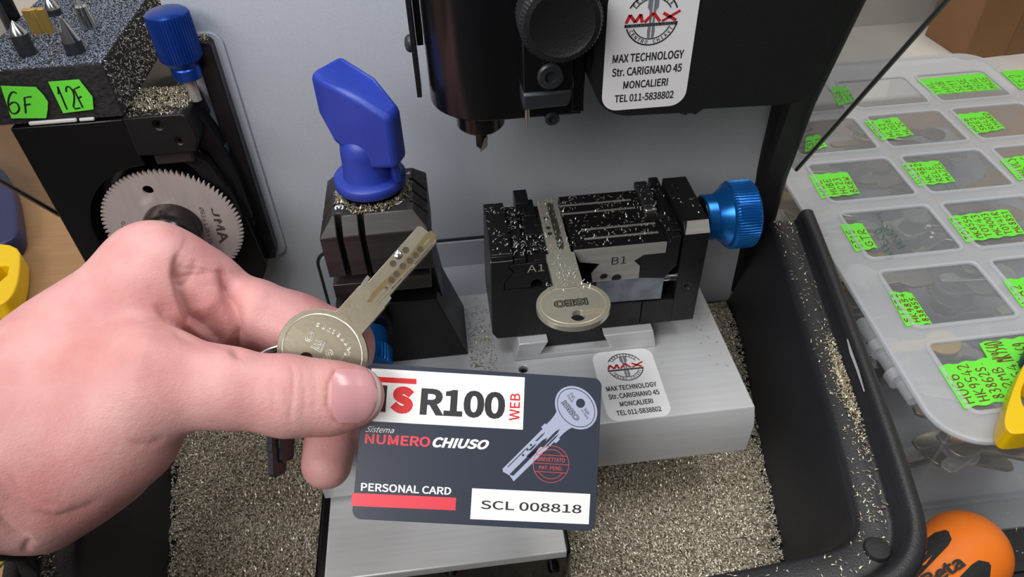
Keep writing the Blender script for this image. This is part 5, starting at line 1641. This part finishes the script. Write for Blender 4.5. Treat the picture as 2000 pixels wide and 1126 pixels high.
# dark ribbed mat under the tray and box
mt = MB().box(-700, 1200, -350, 165, -70, -69.9)  # unseen front stretch added to keep brown wood out of the reflections
for y in (112, 119, 126):
    mt.box(225, 600, y, y + 4, -69.7, -67.6)
o = mt.build('bench_mat', M['black_rubber'], base=(300, 0, -70))
o['label'] = 'black rubber bench mat with raised ribs under tray and screwdriver'; o['category'] = 'mat'
# cardboard box against the wall
b0, b1 = on(1880, 118, 2, -62), on(2000, 104, 2, -62)
dv = (b1 - b0) / np.linalg.norm(b1 - b0)
b2 = b0 + dv * 380
cb = thing('cardboard_box', 'brown cardboard box standing against the white wall behind the organizer', 'cardboard box', b0)
up = np.array([0, 0, 1.0]); bk = np.array([-dv[1], dv[0], 0]) * 60
lean = np.array([0.02, 0, 0])
vs = [b0, b2, b2 + bk, b0 + bk] ; vs = vs + [p + up * 300 for p in vs]
MB().add(vs, [(0, 1, 2, 3), (4, 5, 6, 7), (0, 1, 5, 4), (1, 2, 6, 5), (2, 3, 7, 6), (3, 0, 4, 7)]).build('carton', M['cardboard'], cb, bevel=1)
MB().add([b0 + dv * 44 - bk * 0.006, b0 + dv * 70 - bk * 0.006, b0 + dv * 70 - bk * 0.006 + up * 299, b0 + dv * 44 - bk * 0.006 + up * 299,
          b0 + dv * 44, b0 + dv * 70, b0 + dv * 70 + up * 299, b0 + dv * 44 + up * 299], [(0, 1, 2, 3), (7, 6, 5, 4), (0, 4, 5, 1), (3, 2, 6, 7), (0, 3, 7, 4), (1, 5, 6, 2)]).build('tape_strip', mat('brown_packing_tape', rgb(124, 88, 54), 0.4), cb)

# ------------------------------------------------------------------ loose shavings dusting the machine
def scat(n, fn):
    out = []
    while len(out) < n:
        p = fn()
        if p is not None:
            out.append(p)
    return out
U = nr.uniform
def vise_top():
    x, y = U(13, 93), U(228, 264)
    if 36.5 < x < 46.5: return (x, y, 59.6) if nr.rand() < 0.6 else None
    if x < 21: z = 59.7 if nr.rand() < 0.35 else None
    elif x < 37: z = 57.4 + 0.0 * x if nr.rand() < 1 else None
    elif x < 82: z = 59.1 if nr.rand() < 0.45 else None
    else: z = 62.4 if nr.rand() < 0.25 else None
    return None if z is None else (x, y, z)
flakes('loose_shavings', scat(620, vise_top), (0, 0, 1), M['flake_bright'], (1.3, 0.32), 5, 0.75, 'bright metal shavings sprinkled over the key vise jaws')
def arm_top():
    return (U(94, 104), U(232, 262), 66.1)
flakes('loose_shavings', scat(14, arm_top), (0, 0, 1), M['flake_bright'], (1.1, 0.3), 6, 0.7, 'few shavings on the tall end block of the vise')
def key_neck():
    y = 202 + abs(nr.normal()) * 14
    return (U(36, 46) if y > 207 else U(32, 50), y, 59.6) if y < 240 else None
flakes('loose_shavings', scat(110, key_neck), (0, 0, 1), M['flake_bright'], (1.3, 0.3), 7, 0.7, 'shavings lying on the neck of the clamped key')
def tower_top():
    t = U(0, 2 * math.pi); r = 12.6 + abs(nr.normal()) * 1.1
    x, y = -32 + r * math.cos(t), 242 + r * math.sin(t)
    return (x, y, 86.4 + U(0, 2.2) * (1 if r < 14 else 0)) if (-47 < x < -17 and 227.5 < y < 256.5) else None
flakes('loose_shavings', scat(750, tower_top), (0, 0, 1), M['flake_loose'], (1.6, 0.34), 8, 0.5, 'ring of shavings packed under the flange of the blue lever handle')
def table_bits():
    r = nr.rand()
    if r < 0.75: x, y = U(0, 12), 236 + nr.normal() * 16
    else: x, y = U(105, 119), U(205, 266)
    if x > 100 and nr.rand() > 0.25: return None
    return (x, y, 0.05) if 205 < y < 269 else None
flakes('loose_shavings', scat(420, table_bits), (0, 0, 1), M['flake_loose'], (1.3, 0.3), 9, 0.7, 'shavings scattered on the table plate between the two clamps')
def rim_bits():
    i = nr.randint(1, len(path) // 2)
    (x, y), (x2, y2) = path[i], path[i + 1]
    if y < 126: return None
    nx, ny = pn[i]; t = nr.rand()
    d = U(0, 11)
    px_, py_ = x + (x2 - x) * t + nx * d, y + (y2 - y) * t + ny * d
    dense = math.exp(-((py_ - 188) / 22) ** 2) * math.exp(-((d - 9.5) / 2.8) ** 2)
    if nr.rand() > dense + 0.02: return None
    return (px_, py_, 0.1 + (max(0, d - 9) * 0.25) + U(0, 0.8) * dense)
flakes('loose_shavings', scat(1100, rim_bits), (0, 0, 1), M['flake_loose'], (1.4, 0.34), 10, 0.6, 'pile of shavings along the groove of the black tray rim')
def front_rim():
    i = nr.randint(8, len(path) - 8)
    (x, y), (x2, y2) = path[i], path[i + 1]
    if y > 130: return None
    nx, ny = pn[i]; t = nr.rand(); d = U(0, 10)
    return (x + (x2 - x) * t + nx * d, y + (y2 - y) * t + ny * d, 0.15)
flakes('loose_shavings', scat(260, front_rim), (0, 0, 1), M['flake_loose'], (1.3, 0.32), 12, 0.65, 'sparse shavings on the front rim of the tray')
def left_rim():
    i = nr.randint(len(path) // 2, len(path) - 2)
    (x, y), (x2, y2) = path[i], path[i + 1]
    if not 116 < y < 250: return None
    nx, ny = pn[i]; t = nr.rand(); d = 8.5 + nr.normal() * 1.5
    return (x + (x2 - x) * t + nx * d, y + (y2 - y) * t + ny * d, 0.2 + U(0, 1.0)) if d < 12 else None
flakes('loose_shavings', scat(500, left_rim), (0, 0, 1), M['flake_loose'], (1.4, 0.34), 13, 0.6, 'line of shavings on the tray rim near the wrist')
def saw_top():
    x, y = U(-133, -108), U(285.5, 310)
    return (x, y, 104.15 + U(0, 1.0) * (y > 290)) if nr.rand() < 0.25 + 0.75 * (y > 290) else None
flakes('loose_shavings', scat(1300, saw_top), (0, 0, 1), M['flake_loose'], (1.15, 0.26), 14, 0.55, 'shavings heaped on top of the saw unit slide block')
def brk_top():
    return (U(-111, -96), U(304, 311), 126.2 + U(0, 0.8))
flakes('loose_shavings', scat(160, brk_top), (0, 0, 1), M['flake_loose'], (1.4, 0.34), 15, 0.55, 'shavings on top of the black side bracket by the blue knob')
def foam_top():
    return (U(-185, -134), U(287, 371), FZ + 0.25 + U(-0.2, 0.3))
flakes('loose_shavings', scat(11000, foam_top), (0, 0, 1), mat('grey_dust_shavings', rgb(140, 150, 168), 0.5, 0.3), (0.7, 0.3), 16, 0.5, 'fine grey shavings coating the top of the foam block')
def foam_side():
    return (-133.4 + U(-0.2, 0.3), U(287, 371), U(105, FZ))
flakes('loose_shavings', scat(900, foam_side), (1, 0, 0), M['flake_bright'], (1.1, 0.3), 17, 0.5, 'shavings clinging to the side face of the foam block')
def mat_bits():
    return (U(178, 330), U(90, 158), -69.4)
flakes('loose_shavings', scat(90, mat_bits), (0, 0, 1), M['flake_bright'], (1.2, 0.35), 18, 0.7, 'few shavings scattered on the black bench mat')
